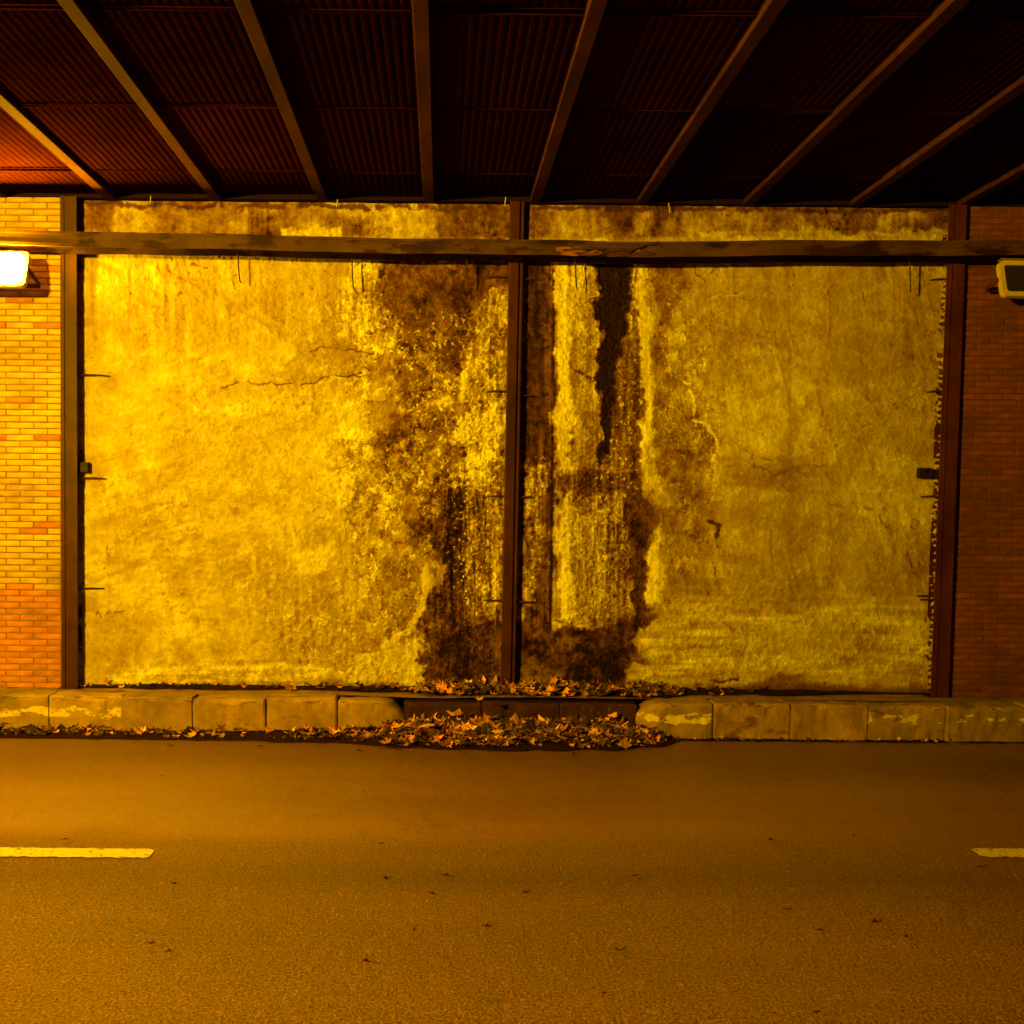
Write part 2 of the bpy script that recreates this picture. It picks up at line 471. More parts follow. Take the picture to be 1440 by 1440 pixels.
# irregular outlines: bend the coordinates
WUx = U + 10 * fbm(U / 38, V / 38, 1, 5, .6) + 3.0 * fbm(U / 7, V / 7, 5, 3)
WVy = V + 10 * fbm(U / 38, V / 38, 2, 5, .6) + 3.0 * fbm(U / 7, V / 7, 6, 3)
n_big = fbm(U / 90, V / 90, 10, 4)
n_mid = fbm(U / 26, V / 26, 11, 5, .6)
n_pat = fbm(U / 34, V / 44, 17, 5, .62)
n_fine = fbm(U / 7, V / 7, 12, 4, .65)
n_tiny = fbm(U / 2.6, V / 2.6, 13, 2)
n_str = streak(U / 8, V / 130, 14)
n_hor = streak(V / 7, U / 60, 15)
n_run = streak(U / 4.6, V / 42, 16, 4)

t = .75 + .12 * n_big + .10 * n_mid + .06 * n_fine + .04 * n_str + .03 * n_tiny
rel = .0055 * n_mid + .0034 * n_fine + .0050 * n_big + .0012 * n_tiny       # relief, metres towards the road
wet = np.zeros_like(t)
t = t.astype(np.float32); rel = rel.astype(np.float32)

def near(poly, m, ux, vy):
    xs_, ys_ = [p[0] for p in poly], [p[1] for p in poly]
    return np.flatnonzero((ux > min(xs_) - m) & (ux < max(xs_) + m) & (vy > min(ys_) - m) & (vy < max(ys_) + m))

def zone(poly, tone, amp=.15, depth=0., rough=0., soft=2.5, noise='mid', w=1., wetness=0., rim=0., diss=0.):
    """one stain: tone and relief inside an outline; diss > 0 lets the outline dissolve into patches"""
    i = near(poly, max(soft, diss * 2.2, 9) + 2, WUx, WVy)
    if not len(i): return
    sd = poly_sd(WUx[i], WVy[i], poly)
    if diss: k = sstep(-.22, .22, -sd / diss + .85 * n_pat[i] + .35 * n_fine[i]) * w
    else: k = sstep(soft, -soft, sd) * w
    if noise == 'mid': nn = .7 * n_mid[i] + .5 * n_fine[i]
    elif noise == 'fine': nn = .45 * n_fine[i] + .35 * n_tiny[i] + .55 * n_run[i]
    elif noise == 'str': nn = .8 * n_str[i] + .5 * n_fine[i]
    else: nn = .8 * n_hor[i] + .5 * n_fine[i]
    t[i] = t[i] * (1 - k) + (tone + amp * nn) * k
    rel[i] += k * (depth + rough * (n_fine[i] + .8 * n_tiny[i]))
    wet[i] = np.maximum(wet[i], k * wetness)
    if rim:
        t[i] += rim * np.exp(-((sd - 2) / 2.6) ** 2) * sstep(-.25, .35, n_mid[i] + .4 * n_fine[i])

def stroke(pts, width, tone, w=1., broken=0., depth=0., seed=3, warp=1.0):
    i = near(pts, width + 14, U, V)
    if not len(i): return
    d = line_d(U[i] + (WUx[i] - U[i]) * .55 * warp, V[i] + (WVy[i] - V[i]) * .55 * warp, pts)
    k = sstep(width, width * .35, d) * w
    if broken: k = k * sstep(broken - .5, broken, fbm(U[i] / 11, V[i] / 11, seed, 3) + .3)
    t[i] = t[i] * (1 - k) + tone * k
    rel[i] += k * depth

# ---- left field
zone([(100, 350), (545, 350), (540, 430), (470, 480), (330, 500), (190, 480), (100, 470)], .66, .10, 0, 0, 14, 'str', .8)
zone([(250, 600), (560, 560), (600, 700), (560, 860), (380, 900), (180, 860), (150, 700)], .79, .10, 0, .0004, 30, 'mid', .7)
zone([(440, 490), (535, 500), (545, 545), (430, 575), (330, 560), (320, 540), (420, 530)], .66, .06, -.004, 0, 4, 'mid', .85, 0, .12)
zone([(420, 485), (455, 476), (520, 490), (530, 535), (440, 540), (380, 530)], .61, .06, -.006, 0, 3, 'mid', .8, 0, .15)
zone([(380, 865), (480, 840), (590, 830), (590, 960), (400, 960)], .66, .26, -.002, .0016, 12, 'fine', .8)
zone([(320, 780), (440, 740), (560, 770), (600, 800), (590, 900), (340, 880)], .70, .22, 0, .0013, 22, 'fine', .7)
zone([(415, 770), (470, 768), (468, 800), (420, 812)], .92, .12, 0, .0006, 6, 'fine', .8)
zone([(480, 640), (620, 600), (640, 720), (620, 800), (500, 760)], .60, .30, 0, .0022, 20, 'mid', .85, 0, 0, 40)
zone([(495, 360), (545, 360), (545, 480), (500, 500), (470, 440)], .78, .34, .003, .002, 12, 'fine', .9, 0, 0, 16)
zone([(130, 480), (300, 500), (500, 560), (560, 620), (560, 720), (130, 740)], .80, .08, 0, 0, 40, 'mid', .45)
zone([(160, 935), (420, 930), (600, 945), (600, 975), (150, 975)], .76, .30, .003, .002, 5, 'hor', .8)
# damp spreading sideways from the leak, fading out
for poly_, m_, a_ in (([(600, 362), (930, 362), (960, 700), (930, 962), (590, 962), (600, 700)], 110, .17), ([(540, 362), (720, 362), (720, 640), (560, 620)], 70, .12)):
    sd_ = poly_sd(U + (WUx - U) * 3, V + (WVy - V) * 3, poly_)
    t -= a_ * sstep(m_, -20, sd_) * (1 + .5 * n_pat)
# ---- centre stains
zone([(535, 358), (722, 358), (722, 560), (700, 590), (640, 560), (600, 575), (560, 545), (548, 500), (562, 450), (532, 410)], .30, .24, -.004, .0016, 4, 'mid', .96, .3, .20, 26)
zone([(590, 470), (640, 450), (650, 560), (600, 575), (555, 550)], .42, .16, 0, .001, 10, 'mid', .7)
zone([(655, 430), (690, 395), (712, 420), (712, 600), (650, 612), (628, 560), (640, 500)], .60, .38, .002, .0026, 5, 'fine', .9, .3, .12, 16)
zone([(560, 575), (640, 570), (715, 600), (715, 700), (620, 705), (570, 690), (545, 640)], .40, .34, -.003, .0024, 8, 'mid', .9, .3, .15, 26)
zone([(640, 590), (700, 565), (712, 600), (690, 640), (660, 660), (645, 620)], .80, .34, .004, .0024, 4, 'fine', .9, .3, .1, 12)
zone([(640, 655), (690, 640), (700, 690), (640, 692)], .78, .34, .004, .0024, 4, 'fine', .9, .3, .1, 12)
zone([(618, 700), (722, 690), (722, 970), (598, 970), (604, 905), (588, 885), (622, 800), (606, 740)], .28, .32, -.006, .0024, 4, 'fine', .95, .45, .30, 18)
zone([(655, 700), (712, 694), (712, 872), (662, 868), (650, 800)], .56, .52, .003, .0032, 7, 'fine', .9, .6)
zone([(628, 690), (652, 690), (650, 840), (636, 850)], .16, .40, -.002, .003, 6, 'fine', .85, .5)
zone([(545, 905), (600, 898), (606, 968), (490, 968), (505, 935)], .86, .16, .005, .0012, 3, 'fine', .95)
stroke([(604, 800), (596, 840), (588, 870), (575, 890), (540, 905)], 8, .86, .9, 0, .004)
zone([(733, 358), (780, 358), (778, 972), (733, 972)], .25, .16, -.006, .0012, 1.5, 'str', .97, .3)
zone([(738, 660), (770, 650), (768, 790), (752, 860), (738, 850)], .50, .55, .002, .0030, 6, 'fine', .85, .6)
stroke([(779, 358), (777, 650), (774, 960)], 3, .13, .9, 0, -.004, 3, .2)
# ---- crusted column under the leak
zone([(783, 358), (903, 358), (900, 620), (906, 700), (905, 862), (845, 880), (786, 868)], .52, .34, .003, .0030, 3, 'fine', .97, .3, .1)
zone([(800, 358), (846, 358), (843, 560), (808, 640)], .70, .22, .003, .0032, 8, 'fine', .85, .3)
zone([(783, 365), (803, 358), (806, 560), (799, 660), (786, 655)], .84, .14, .004, .0006, 3, 'str', .92)
zone([(812, 358), (822, 358), (818, 460), (812, 470)], .84, .14, .004, .0006, 3, 'str', .8)
zone([(784, 660), (846, 655), (905, 672), (905, 702), (850, 694), (786, 706)], .26, .22, -.004, .0022, 4, 'fine', .85)
zone([(796, 690), (900, 705), (888, 800), (860, 862), (800, 862)], .50, .48, .003, .0036, 10, 'fine', .85, .4)
zone([(786, 700), (797, 690), (808, 866), (788, 864)], .84, .16, .004, .0008, 3, 'str', .92)
zone([(804, 720), (845, 720), (850, 868), (806, 870)], .70, .24, .003, .0020, 10, 'fine', .75)
zone([(843, 358), (881, 358), (876, 420), (866, 470), (860, 560), (855, 640), (849, 640), (846, 560), (843, 450)], .09, .07, -.004, .0008, 2.5, 'str', .97, .5)
zone([(862, 480), (900, 470), (900, 660), (864, 650)], .36, .26, -.001, .0026, 6, 'fine', .8, .3)
zone([(884, 372), (898, 372), (900, 470), (882, 460)], .62, .36, .002, .002, 4, 'fine', .85)
zone([(897, 360), (911, 360), (918, 470), (919, 560), (916, 648), (906, 648), (905, 560), (900, 470)], .84, .16, .004, .0006, 2.5, 'str', .95, 0, .1)
# ---- right of the leak
zone([(914, 362), (970, 362), (952, 420), (940, 480), (918, 480)], .38, .22, -.002, .0012, 10, 'mid', .85, 0, 0, 20)
zone([(920, 480), (955, 500), (968, 535), (985, 590), (1003, 622), (1000, 660), (960, 700), (915, 700), (918, 600)], .46, .24, -.003, .0016, 5, 'mid', .85, .1, .05, 24)
zone([(940, 540), (985, 560), (970, 590), (930, 590)], .62, .15, 0, 0, 8, 'mid', .7)
stroke([(957, 530), (968, 545), (978, 560), (976, 585)], 3.2, .92, .9, .15, .003)
stroke([(975, 594), (992, 600), (1003, 617), (1007, 632), (1001, 648)], 3.4, .95, .95, 0, .003)
zone([(905, 615), (930, 640), (935, 700), (910, 675)], .76, .16, .002, .0006, 4, 'fine', .85)
zone([(940, 700), (985, 690), (990, 760), (960, 830), (930, 800)], .52, .22, -.001, .0014, 16, 'mid', .8, 0, 0, 26)
zone([(880, 690), (925, 684), (922, 740), (910, 800), (915, 870), (925, 890), (900, 885), (888, 800)], .27, .20, -.004, .0012, 3, 'mid', .85, .3, 0, 12)
zone([(913, 755), (926, 735), (930, 800), (925, 850), (908, 850), (912, 800)], .84, .14, .003, .0006, 3, 'fine', .9)
zone([(598, 880), (780, 872), (860, 880), (905, 866), (922, 872), (900, 905), (925, 930), (880, 948), (870, 972), (596, 972)], .28, .28, -.006, .0030, 3.5, 'mid', .95, .35, .18, 14)
zone([(800, 920), (880, 910), (880, 970), (790, 970)], .13, .14, -.003, .002, 10, 'fine', .8, .3)
zone([(900, 890), (920, 882), (990, 880), (1040, 900), (1030, 955), (890, 958), (925, 930)], .80, .26, .004, .0020, 4, 'hor', .9)
zone([(905, 850), (1330, 838), (1330, 968), (1000, 960)], .77, .20, .001, .0014, 16, 'hor', .75)
zone([(960, 820), (1180, 800), (1160, 850), (960, 850)], .58, .20, 0, .0008, 14, 'hor', .6)
zone([(1180, 870), (1240, 900), (1200, 920), (1120, 890)], .55, .18, 0, .0008, 14, 'hor', .6)
zone([(1000, 640), (1180, 640), (1170, 700), (1010, 690)], .66, .18, 0, .0006, 16, 'hor', .7)
zone([(1060, 360), (1330, 360), (1330, 560), (1180, 560), (1060, 460)], .66, .10, 0, 0, 26, 'str', .75)
zone([(1240, 380), (1325, 380), (1325, 500), (1260, 520)], .56, .12, 0, 0, 18, 'str', .75)
zone([(1290, 360), (1345, 360), (1330, 970), (1300, 970), (1310, 600)], .62, .16, 0, .0004, 8, 'mid', .6)
zone([(1095, 360), (1112, 360), (1125, 830), (1105, 840)], .62, .10, 0, 0, 5, 'str', .55)
# ---- peeling skins of old paint round the leak: crisp islands standing proud
area = np.maximum(sstep(40, -20, poly_sd(WUx, WVy, [(500, 360), (722, 360), (722, 700), (640, 705), (600, 900), (520, 900), (470, 640), (500, 560)])),
                  .75 * sstep(30, -20, poly_sd(WUx, WVy, [(915, 370), (1000, 480), (1010, 700), (960, 840), (920, 690)])))
area = np.maximum(area, .5 * sstep(20, -25, poly_sd(WUx, WVy, [(380, 840), (600, 800), (600, 968), (150, 968), (160, 935), (380, 925)])))
area = np.maximum(area, .28 * sstep(25, -25, poly_sd(WUx, WVy, [(900, 860), (1100, 850), (1330, 880), (1330, 968), (890, 968)])))
area = np.maximum(area, .55 * sstep(20, -20, poly_sd(WUx, WVy, [(410, 470), (500, 365), (560, 365), (560, 600), (420, 590), (400, 520)])))
area = np.maximum(area, .6 * sstep(350, 330, V))
for sc_, sd_, lo, up, hh in ((46, 50, .22, .13, .006), (28, 51, .30, .16, .006), (16, 52, .44, .15, .005), (9, 53, .56, .13, .003)):
    q = fbm(U / sc_, V / (sc_ * 1.15), sd_, 6, .66) - lo
    isl = sstep(-.02, .03, q) * area
    t = t + isl * up * (1 - .5 * np.clip(t, 0, 1)) + area * .20 * np.exp(-((q - .02) / .035) ** 2) * sstep(-.1, .3, n_fine + .5 * n_mid)
    t = t - area * .20 * np.exp(-((q + .07) / .04) ** 2)  # shadow along each island's edge painted as a darker tone
    rel = rel + hh * isl
# sinter runs: fine vertical rills on everything the water reaches
rill = streak(U / 3.2, V / 90, 57, 3)
wetzone = sstep(12, -12, poly_sd(WUx, WVy, [(600, 690), (735, 380), (735, 362), (915, 362), (925, 700), (905, 880), (610, 900)]))
t = t + wetzone * .10 * rill; rel = rel + wetzone * .0020 * rill
# white crust specks, their wet glints painted as a lighter tone
spk = sstep(.66, .86, fbm(U / 3.4, V / 4.2, 58, 3) + .12 * n_mid)
crust = np.maximum.reduce([sstep(8, -10, poly_sd(WUx, WVy, z_)) for z_ in (
    [(632, 690), (712, 690), (712, 872), (640, 862)], [(738, 560), (772, 600), (768, 860), (738, 850)], [(840, 420), (900, 420), (905, 860), (820, 866)], [(560, 450), (715, 400), (715, 690), (580, 690)])])
t = t + .45 * spk * crust; rel = rel + .003 * spk * crust
zone([(840, 352), (892, 352), (888, 420), (876, 470), (866, 560), (859, 650), (848, 650), (844, 560), (840, 450)], .08, .09, -.004, .0006, 4, 'str', .92, .5)
zone([(545, 352), (700, 352), (700, 400), (660, 440), (600, 450), (560, 430)], .24, .18, -.003, .0012, 4, 'mid', .8, .3, 0, 26)
zone([(612, 730), (650, 720), (655, 850), (690, 900), (700, 962), (606, 962), (604, 905), (625, 830)], .20, .26, -.003, .003, 4, 'fine', .5, .5, 0, 26)
for pts_, tone_ in (([(785, 358), (799, 358), (803, 480), (798, 600), (795, 668), (787, 660), (786, 500)], .93), ([(812, 356), (824, 356), (821, 430), (816, 480), (811, 470)], .86), ([(898, 360), (909, 360), (916, 470), (918, 560), (914, 648), (907, 648), (906, 560), (901, 470)], .93),
        ([(787, 700), (797, 692), (806, 866), (790, 864)], .92), ([(914, 755), (925, 738), (928, 800), (922, 850), (909, 850), (914, 800)], .9), ([(906, 620), (922, 640), (930, 700), (911, 675)], .84)):
    zone(pts_, tone_, .14, .004, .001, 2, 'str', .85, 0, .1)
zone([(628, 690), (652, 688), (656, 780), (648, 850), (632, 840), (622, 760)], .14, .30, -.003, .003, 4, 'fine', .65, .6, 0, 20)
zone([(735, 358), (778, 358), (776, 640), (735, 640)], .28, .20, -.002, .001, 2, 'str', .7, .3)
t = t + .5 * spk * sstep(6, -8, poly_sd(WUx, WVy, [(628, 700), (660, 690), (665, 850), (632, 840)]))  # more painted glints on the crust left of the post
zone([(800, 925), (890, 915), (880, 968), (780, 968)], .10, .18, -.003, .003, 8, 'fine', .6, .3, 0, 24)
zone([(884, 690), (920, 690), (915, 740), (906, 800), (908, 870), (895, 880), (890, 800)], .20, .20, -.004, .001, 3, 'mid', .6, .3, 0, 12)
# trowel sweeps on the sound plaster, leaning either way
sound = 1 - np.clip(area + wetzone, 0, 1)
for ang, sd_ in ((.5, 81), (-.35, 82), (.08, 83), (1.3, 84)):
    ca_, sa_ = math.cos(ang), math.sin(ang)
    q = streak((U * -sa_ + V * ca_) / 9, (U * ca_ + V * sa_) / 75, sd_, 3) * sstep(-.1, .5, fbm(U / 80, V / 80, sd_ + 9, 3))
    t = t + sound * .06 * q; rel = rel + sound * .0034 * q
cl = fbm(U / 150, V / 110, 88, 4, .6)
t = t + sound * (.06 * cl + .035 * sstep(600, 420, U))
for poly_, tone_, w_ in (([(1015, 365), (1075, 365), (1070, 470), (1040, 520), (1010, 470)], .70, .6), ([(1130, 560), (1290, 540), (1300, 640), (1180, 660)], .68, .55), ([(1040, 700), (1130, 690), (1150, 780), (1090, 830), (1030, 790)], .62, .6),
        ([(1180, 720), (1240, 720), (1250, 830), (1200, 850), (1170, 790)], .66, .55), ([(1060, 880), (1180, 860), (1240, 900), (1150, 930), (1050, 920)], .82, .6), ([(180, 600), (300, 570), (420, 600), (400, 680), (240, 700)], .82, .5), ([(200, 760), (330, 740), (360, 820), (230, 840)], .72, .5)):
    zone(poly_, tone_, .12, .003, .0006, 3, 'mid', w_, 0, .08, 20)
for x_, y0_, y1_ in ((1030, 365, 470), (1108, 365, 640), (1165, 365, 480), (1232, 370, 520), (1262, 365, 450), (1296, 380, 620), (990, 700, 800), (180, 360, 470), (232, 358, 430), (300, 356, 480), (372, 356, 440), (460, 360, 470)):
    stroke([(x_, y0_), (x_ + 2, (y0_ + y1_) / 2), (x_ + 1, y1_)], 3.5, .55, .45, .1, 0, 6, .6)
# ---- band above the duct
k = sstep(338, 330, V)
t = t * (1 - k) + (.50 + .26 * fbm(U / 34, V / 26, 31, 4) + .14 * n_fine + .14 * n_str) * k
for a, b, tone, w in ((106, 158, .34, .7), (160, 205, .74, .6), (205, 330, .40, .6), (400, 480, .66, .4), (520, 612, .76, .5), (618, 708, .30, .75),
                      (742, 780, .26, .6), (790, 830, .58, .5), (850, 895, .26, .8), (895, 912, .75, .7), (960, 1130, .62, .4), (1130, 1240, .33, .65), (1300, 1335, .24, .7)):
    zone([(a, 270), (b, 270), (b, 332), (a, 332)], tone, .22, -.001, .0012, 6, 'mid', w)
zone([(400, 322), (480, 318), (480, 334), (400, 334)], .9, .2, .004, .001, 3, 'fine', .8)
zone([(985, 326), (1335, 326), (1335, 337), (985, 337)], .78, .2, .004, .001, 3, 'hor', .8)
stroke([(100, 288), (1340, 297)], 5, .18, .8, .1, -.002)  # shadow gap under the ceiling painted as a dark line
# ---- cracks, pins, scratched marks and old graffiti
for pts, wd, tone, br in (
        ([(310, 545), (345, 540), (418, 541), (462, 533), (520, 531)], 2.2, .20, .2), ([(425, 497), (455, 485), (492, 490), (520, 500)], 2.4, .28, .2),
        ([(152, 768), (154, 785), (146, 800)], 1.6, .3, 0), ([(970, 365), (980, 385), (992, 395)], 2, .3, 0), ([(990, 392), (1010, 378), (1022, 372)], 1.5, .4, .2),
        ([(1005, 600), (1060, 640), (1120, 655), (1165, 655)], 2.0, .45, .3), ([(1055, 652), (1090, 668), (1110, 690)], 2.2, .35, .2), ([(1090, 668), (1115, 655), (1130, 670)], 2, .38, .2),
        ([(1160, 715), (1200, 705), (1230, 718), (1250, 745), (1258, 790)], 4, .58, 0), ([(1170, 720), (1165, 770), (1175, 800)], 3.5, .62, .1),
        ([(1110, 690), (1112, 760), (1118, 840)], 4, .60, .1), ([(1080, 730), (1082, 800), (1100, 830)], 3.5, .60, .1),
        ([(998, 735), (1008, 742), (1010, 755)], 4.2, .10, 0), ([(1008, 752), (1010, 768)], 2, .16, 0), ([(1005, 790), (1007, 812), (1002, 822)], 2.2, .3, 0),
        ([(1275, 768), (1282, 788), (1290, 812), (1300, 790), (1308, 772)], 2.2, .22, 0), ([(1290, 812), (1284, 790)], 2.4, .22, 0),
        ([(1244, 742), (1249, 737)], 1.8, .35, 0), ([(1266, 735), (1267, 737)], 1.8, .35, 0), ([(1281, 738), (1280, 743), (1285, 744), (1288, 739), (1284, 735), (1289, 731), (1284, 730)], 1.7, .32, 0),
        ([(136, 862), (141, 858), (144, 864)], 1.7, .3, 0), ([(152, 862), (156, 857), (160, 863)], 1.7, .3, 0), ([(165, 861), (174, 860)], 1.9, .3, 0),
        ([(1110, 398), (1118, 394), (1122, 402), (1114, 408), (1110, 398)], 2, .32, 0), ([(1114, 372), (1116, 392)], 1.4, .4, 0),
        ([(1212, 410), (1213, 428)], 2.4, .40, 0), ([(335, 386), (326, 392), (332, 400), (340, 408)], 1.5, .3, 0), ([(165, 352), (160, 366)], 2, .3, 0),
        ([(268, 375), (290, 377)], 2.4, .3, 0), ([(255, 413), (258, 415)], 3, .28, 0), ([(935, 425), (958, 423)], 2.4, .95, 0), ([(1000, 418), (1045, 412)], 2.2, .92, .1), ([(935, 429), (958, 427)], 1.5, .3, 0),
        ([(820, 432), (842, 416), (846, 405)], 2.2, .12, 0), ([(900, 372), (895, 400), (882, 425)], 1.8, .12, 0), ([(808, 520), (838, 535)], 4, .15, .1), ([(885, 930), (860, 905), (830, 920)], 2.2, .12, .1),
        ([(980, 960), (1040, 955)], 4, .1, 0), ([(1300, 868), (1302, 880)], 3, .2, 0), ([(1305, 925), (1308, 930)], 3, .15, 0)):
    stroke(pts, (wd * .72 if wd < 3 else wd * .9), tone, .8, max(br, .12),  -.0015 if tone < .5 else .0015)
# ragged plaster edge along the right post: toothed where the brick courses were
edge = 1338 - (V - 300) / 680 * 22
ph = np.mod(V + 6 * n_mid + 2 * n_big, 9.2) / 9.2
tooth = (np.abs(U - edge + 8 + 4 * n_mid) < 3.0 + 2.6 * n_fine) & (V > 380) & (n_pat > -.15)
t = np.where(tooth, np.where(ph < .42, .82, .22), t)
rel = rel + np.where(tooth, np.where(ph < .42, .006, -.004), 0)
# dirt splashed up along the foot
foot = sstep(958 + 6 * n_mid, 972 + 6 * n_mid, V)
t = t * (1 - .75 * foot) + .2 * .75 * foot
hump = np.exp(-((U - 1110) / 60) ** 2) * 20 + np.exp(-((U - 1095) / 14) ** 2) * 7 + 7 * n_mid + 4 * n_fine
kf = sstep(-4, 7, V - (972 - hump)) * sstep(1000, 1030, U) * (.62 + .2 * n_fine)
t = t * (1 - kf) + .2 * kf
# pitted surface everywhere
pits = sstep(.50, .8, fbm(U / 5.5, V / 5.5, 41, 3) + .25 * n_big) * sstep(-.1, .6, fbm(U / 60, V / 45, 43, 3))
t = t - .16 * pits; rel = rel - .0018 * pits
t = np.clip(t, 0, 1.08)
rt = np.array([0, .12, .28, .45, .62, .78, .92, 1.1])
rc = np.array([(.012, .0035, .001), (.045, .015, .003), (.110, .050, .009), (.185, .104, .020), (.275, .196, .040), (.385, .322, .07), (.52, .485, .14), (.74, .72, .32)])
ctr = np.maximum(area, sstep(20, -20, poly_sd(U, V, [(590, 362), (915, 362), (930, 880), (900, 965), (600, 965)])))
t = np.clip(t + ctr * ((t - .5) * .28 - .012 + .07 * n_pat + .05 * fbm(U / 13, V / 13, 95, 4, .65)), 0, 1.1)
colr = np.stack([np.interp(t, rt, rc[:, i]) for i in range(3)] + [np.clip(wet, 0, 1)], 1).astype(np.float32)

verts = np.stack([GX.ravel(), YW - rel, GZ.ravel()], 1).astype(np.float32)
idx = np.arange(NX * NZ, dtype=np.int32).reshape(NZ, NX)
quads = np.stack([idx[:-1, :-1], idx[:-1, 1:], idx[1:, 1:], idx[1:, :-1]], -1).reshape(-1, 4)
me = bpy.data.meshes.new('plaster_face')
me.vertices.add(len(verts)); me.vertices.foreach_set('co', verts.ravel())
me.loops.add(quads.size); me.loops.foreach_set('vertex_index', quads.ravel())
me.polygons.add(len(quads)); me.polygons.foreach_set('loop_start', np.arange(0, quads.size, 4, dtype=np.int32))
me.polygons.foreach_set('use_smooth', np.ones(len(quads), bool))
me.update(calc_edges=True)
ca = me.color_attributes.new('Col', 'FLOAT_COLOR', 'POINT'); ca.data.foreach_set('color', colr.ravel())
me.materials.append(wall_material())
plaster = MB().box(WX0 - .05, WX1 + .05, YW + .03, YW + .4, -.2, Z_CEIL + .3).build('plaster_wall', M['mortar'])
tag(plaster, 'large yellow-lit plaster wall with dark water stains between brick walls', 'wall')
face = link('plaster_face', me, plaster)

# ------------------------------------------------------------------ brick walls
BH, BL = .0478, .212
def brick_mesh(name, m, length):
    mb = MB(); j = .0045; d = .05
    l = length - 2 * j; h = BH - 2 * j; b = .004
    # chamfered front, plain back
    mb.v = [(0, d, 0), (l, d, 0), (l, d, h), (0, d, h), (0, b, 0), (l, b, 0), (l, b, h), (0, b, h), (b, 0, b), (l - b, 0, b), (l - b, 0, h - b), (b, 0, h - b)]
    mb.f = [(8, 9, 10, 11)] + [(4 + i, 4 + (i + 1) % 4, 8 + (i + 1) % 4, 8 + i) for i in range(4)] + [(i, (i + 1) % 4, 4 + (i + 1) % 4, 4 + i) for i in range(4)]
    return mb.mesh(name, m)

def brick_wall(x_in, x_frame, x_out, side, label, pick, mortar):
    """x_in: end against the steel post; x_frame: as far as single bricks are built; x_out: end of the wall"""
    yf = YW - .045
    lo, hi = min(x_in, x_out), max(x_in, x_out)
    root = MB().box(lo, hi, yf + .007, yf + .5, -.2, Z_CEIL + .3).build('brick_wall', mortar)
    tag(root, label, 'wall')
    cache = {}
    rows = int((Z_CEIL - Z_PAVE + .05) / BH) + 1
    rest = {}
    rnd = random.Random(5 + side)
    for r in range(rows):
        z = Z_PAVE - .02 + r * BH
        off = (0, .5, .02, .48)[r % 4] * BL
        x = x_in; first = True
        while (x - x_out) * side < 0:
            ln = BL * .5 if (first and r % 2) else BL
            ln = min(ln, abs(x_out - x)); first = False
            if ln < .03: break
            xa = x if side > 0 else x - ln
            mk = pick(r, rows, rnd)
            key = (round(ln, 3), mk.name)
            if key not in cache: cache[key] = brick_mesh('brick', mk, ln)
            dy = rnd.uniform(-.003, .003)
            if (x - x_frame) * side < 0:
                o = link('brick', cache[key], root)
                o.location = (xa + .0045, yf + dy, z + .0045 + rnd.uniform(-.0008, .0008))
            else:
                mbr = rest.setdefault(mk.name, (MB(), mk))[0]
                n = len(mbr.v); src = cache[key]
                mbr.v += [(v.co.x + xa + .0045, v.co.y + yf + dy, v.co.z + z + .0045) for v in src.vertices]
                mbr.f += [tuple(n + i for i in p.vertices) for p in src.polygons]
            x += side * ln
    for q, mk in rest.values():
        o = q.build('brick_courses', mk, root); o['kind'] = 'stuff'
    return root

xl_in = on_y(86, 620, YW - .045).x; xr_in = on_y(1332, 620, YW - .045).x
def pick_left(r, rows, rnd):
    f = r / rows
    return M['brick_lower'] if f < .20 + rnd.uniform(-.015, .015) or rnd.random() < .06 else M['brick_upper']
brick_wall(xl_in, on_y(-12, 620, YW).x, XL, -1, 'orange brick wall behind the lit floodlight, left of the plaster', pick_left, M['mortar'])
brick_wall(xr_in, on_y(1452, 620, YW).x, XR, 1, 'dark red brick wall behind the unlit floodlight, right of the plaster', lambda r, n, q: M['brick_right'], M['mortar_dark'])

# ------------------------------------------------------------------ steel posts
def bars(root, x, side, pys, px_ref, length=.2):
    for py in pys:
        z = on_y(px_ref, py, YW).z
        L_ = length * random.uniform(.75, 1.1)
        MB().tube([(x, YW - .035, z), (x + side * L_ * .6, YW - .030, z + random.uniform(-.004, .004)), (x + side * L_, YW - .002, z - .004)], .0065).build('tie_bar', M['thin'], root)

def post(px_t, px_b, width, y_front, label, kind, material):
    a = on_y(px_t, 300, y_front); b = on_y(px_b, 960, y_front)
    root = empty('steel_post', (b.x, y_front, Z_PAVE - .03))
    tag(root, label, 'post', 'steel posts against the wall')
    lean = math.atan2(a.x - b.x, a.z - b.z)
    root.rotation_euler = (0, lean, 0)
    Hh = Z_CEIL - Z_PAVE + .02
    w = width / 2; d = YW - y_front
    if kind == 'wide':
        bevel(MB().box(-w, w, 0, .012, 0, Hh).build('flange', material, root), .002)
        MB().box(-.006, .006, .012, d + .02, 0, Hh).build('web', material, root)
        MB().box(-w, w, d + .002, d + .012, 0, Hh).build('flange', material, root)
        MB().box(-w * .62, -w * .50, -.010, 0, 0, Hh).build('edge_strip', material, root)
    else:
        bevel(MB().box(-w, w * .42, 0, .05, 0, Hh).build('flange', material, root), .006)
        MB().box(w * .42, w * .62, .028, .05, 0, Hh).build('web', M['rust'], root)
        bevel(MB().box(w * .62, w, .004, .05, 0, Hh).build('edge_strip', material, root), .003)
        MB().box(-w * .8, w * .8, .05, d + .01, 0, Hh).build('back_plate', M['rust'], root)
    MB().box(-w - .03, w + .03, -.02, d - .012, .0, .025).build('foot_plate', M['rust'], root)
    return root, b.x
def finish_bars(root, pts, y):
    # tie bars and plates are built in world space, then hung under the post
    inv = (Matrix.Translation(root.location) @ root.rotation_euler.to_matrix().to_4x4()).inverted()
    for o in pts:
        o.parent = root; o.matrix_parent_inverse = inv

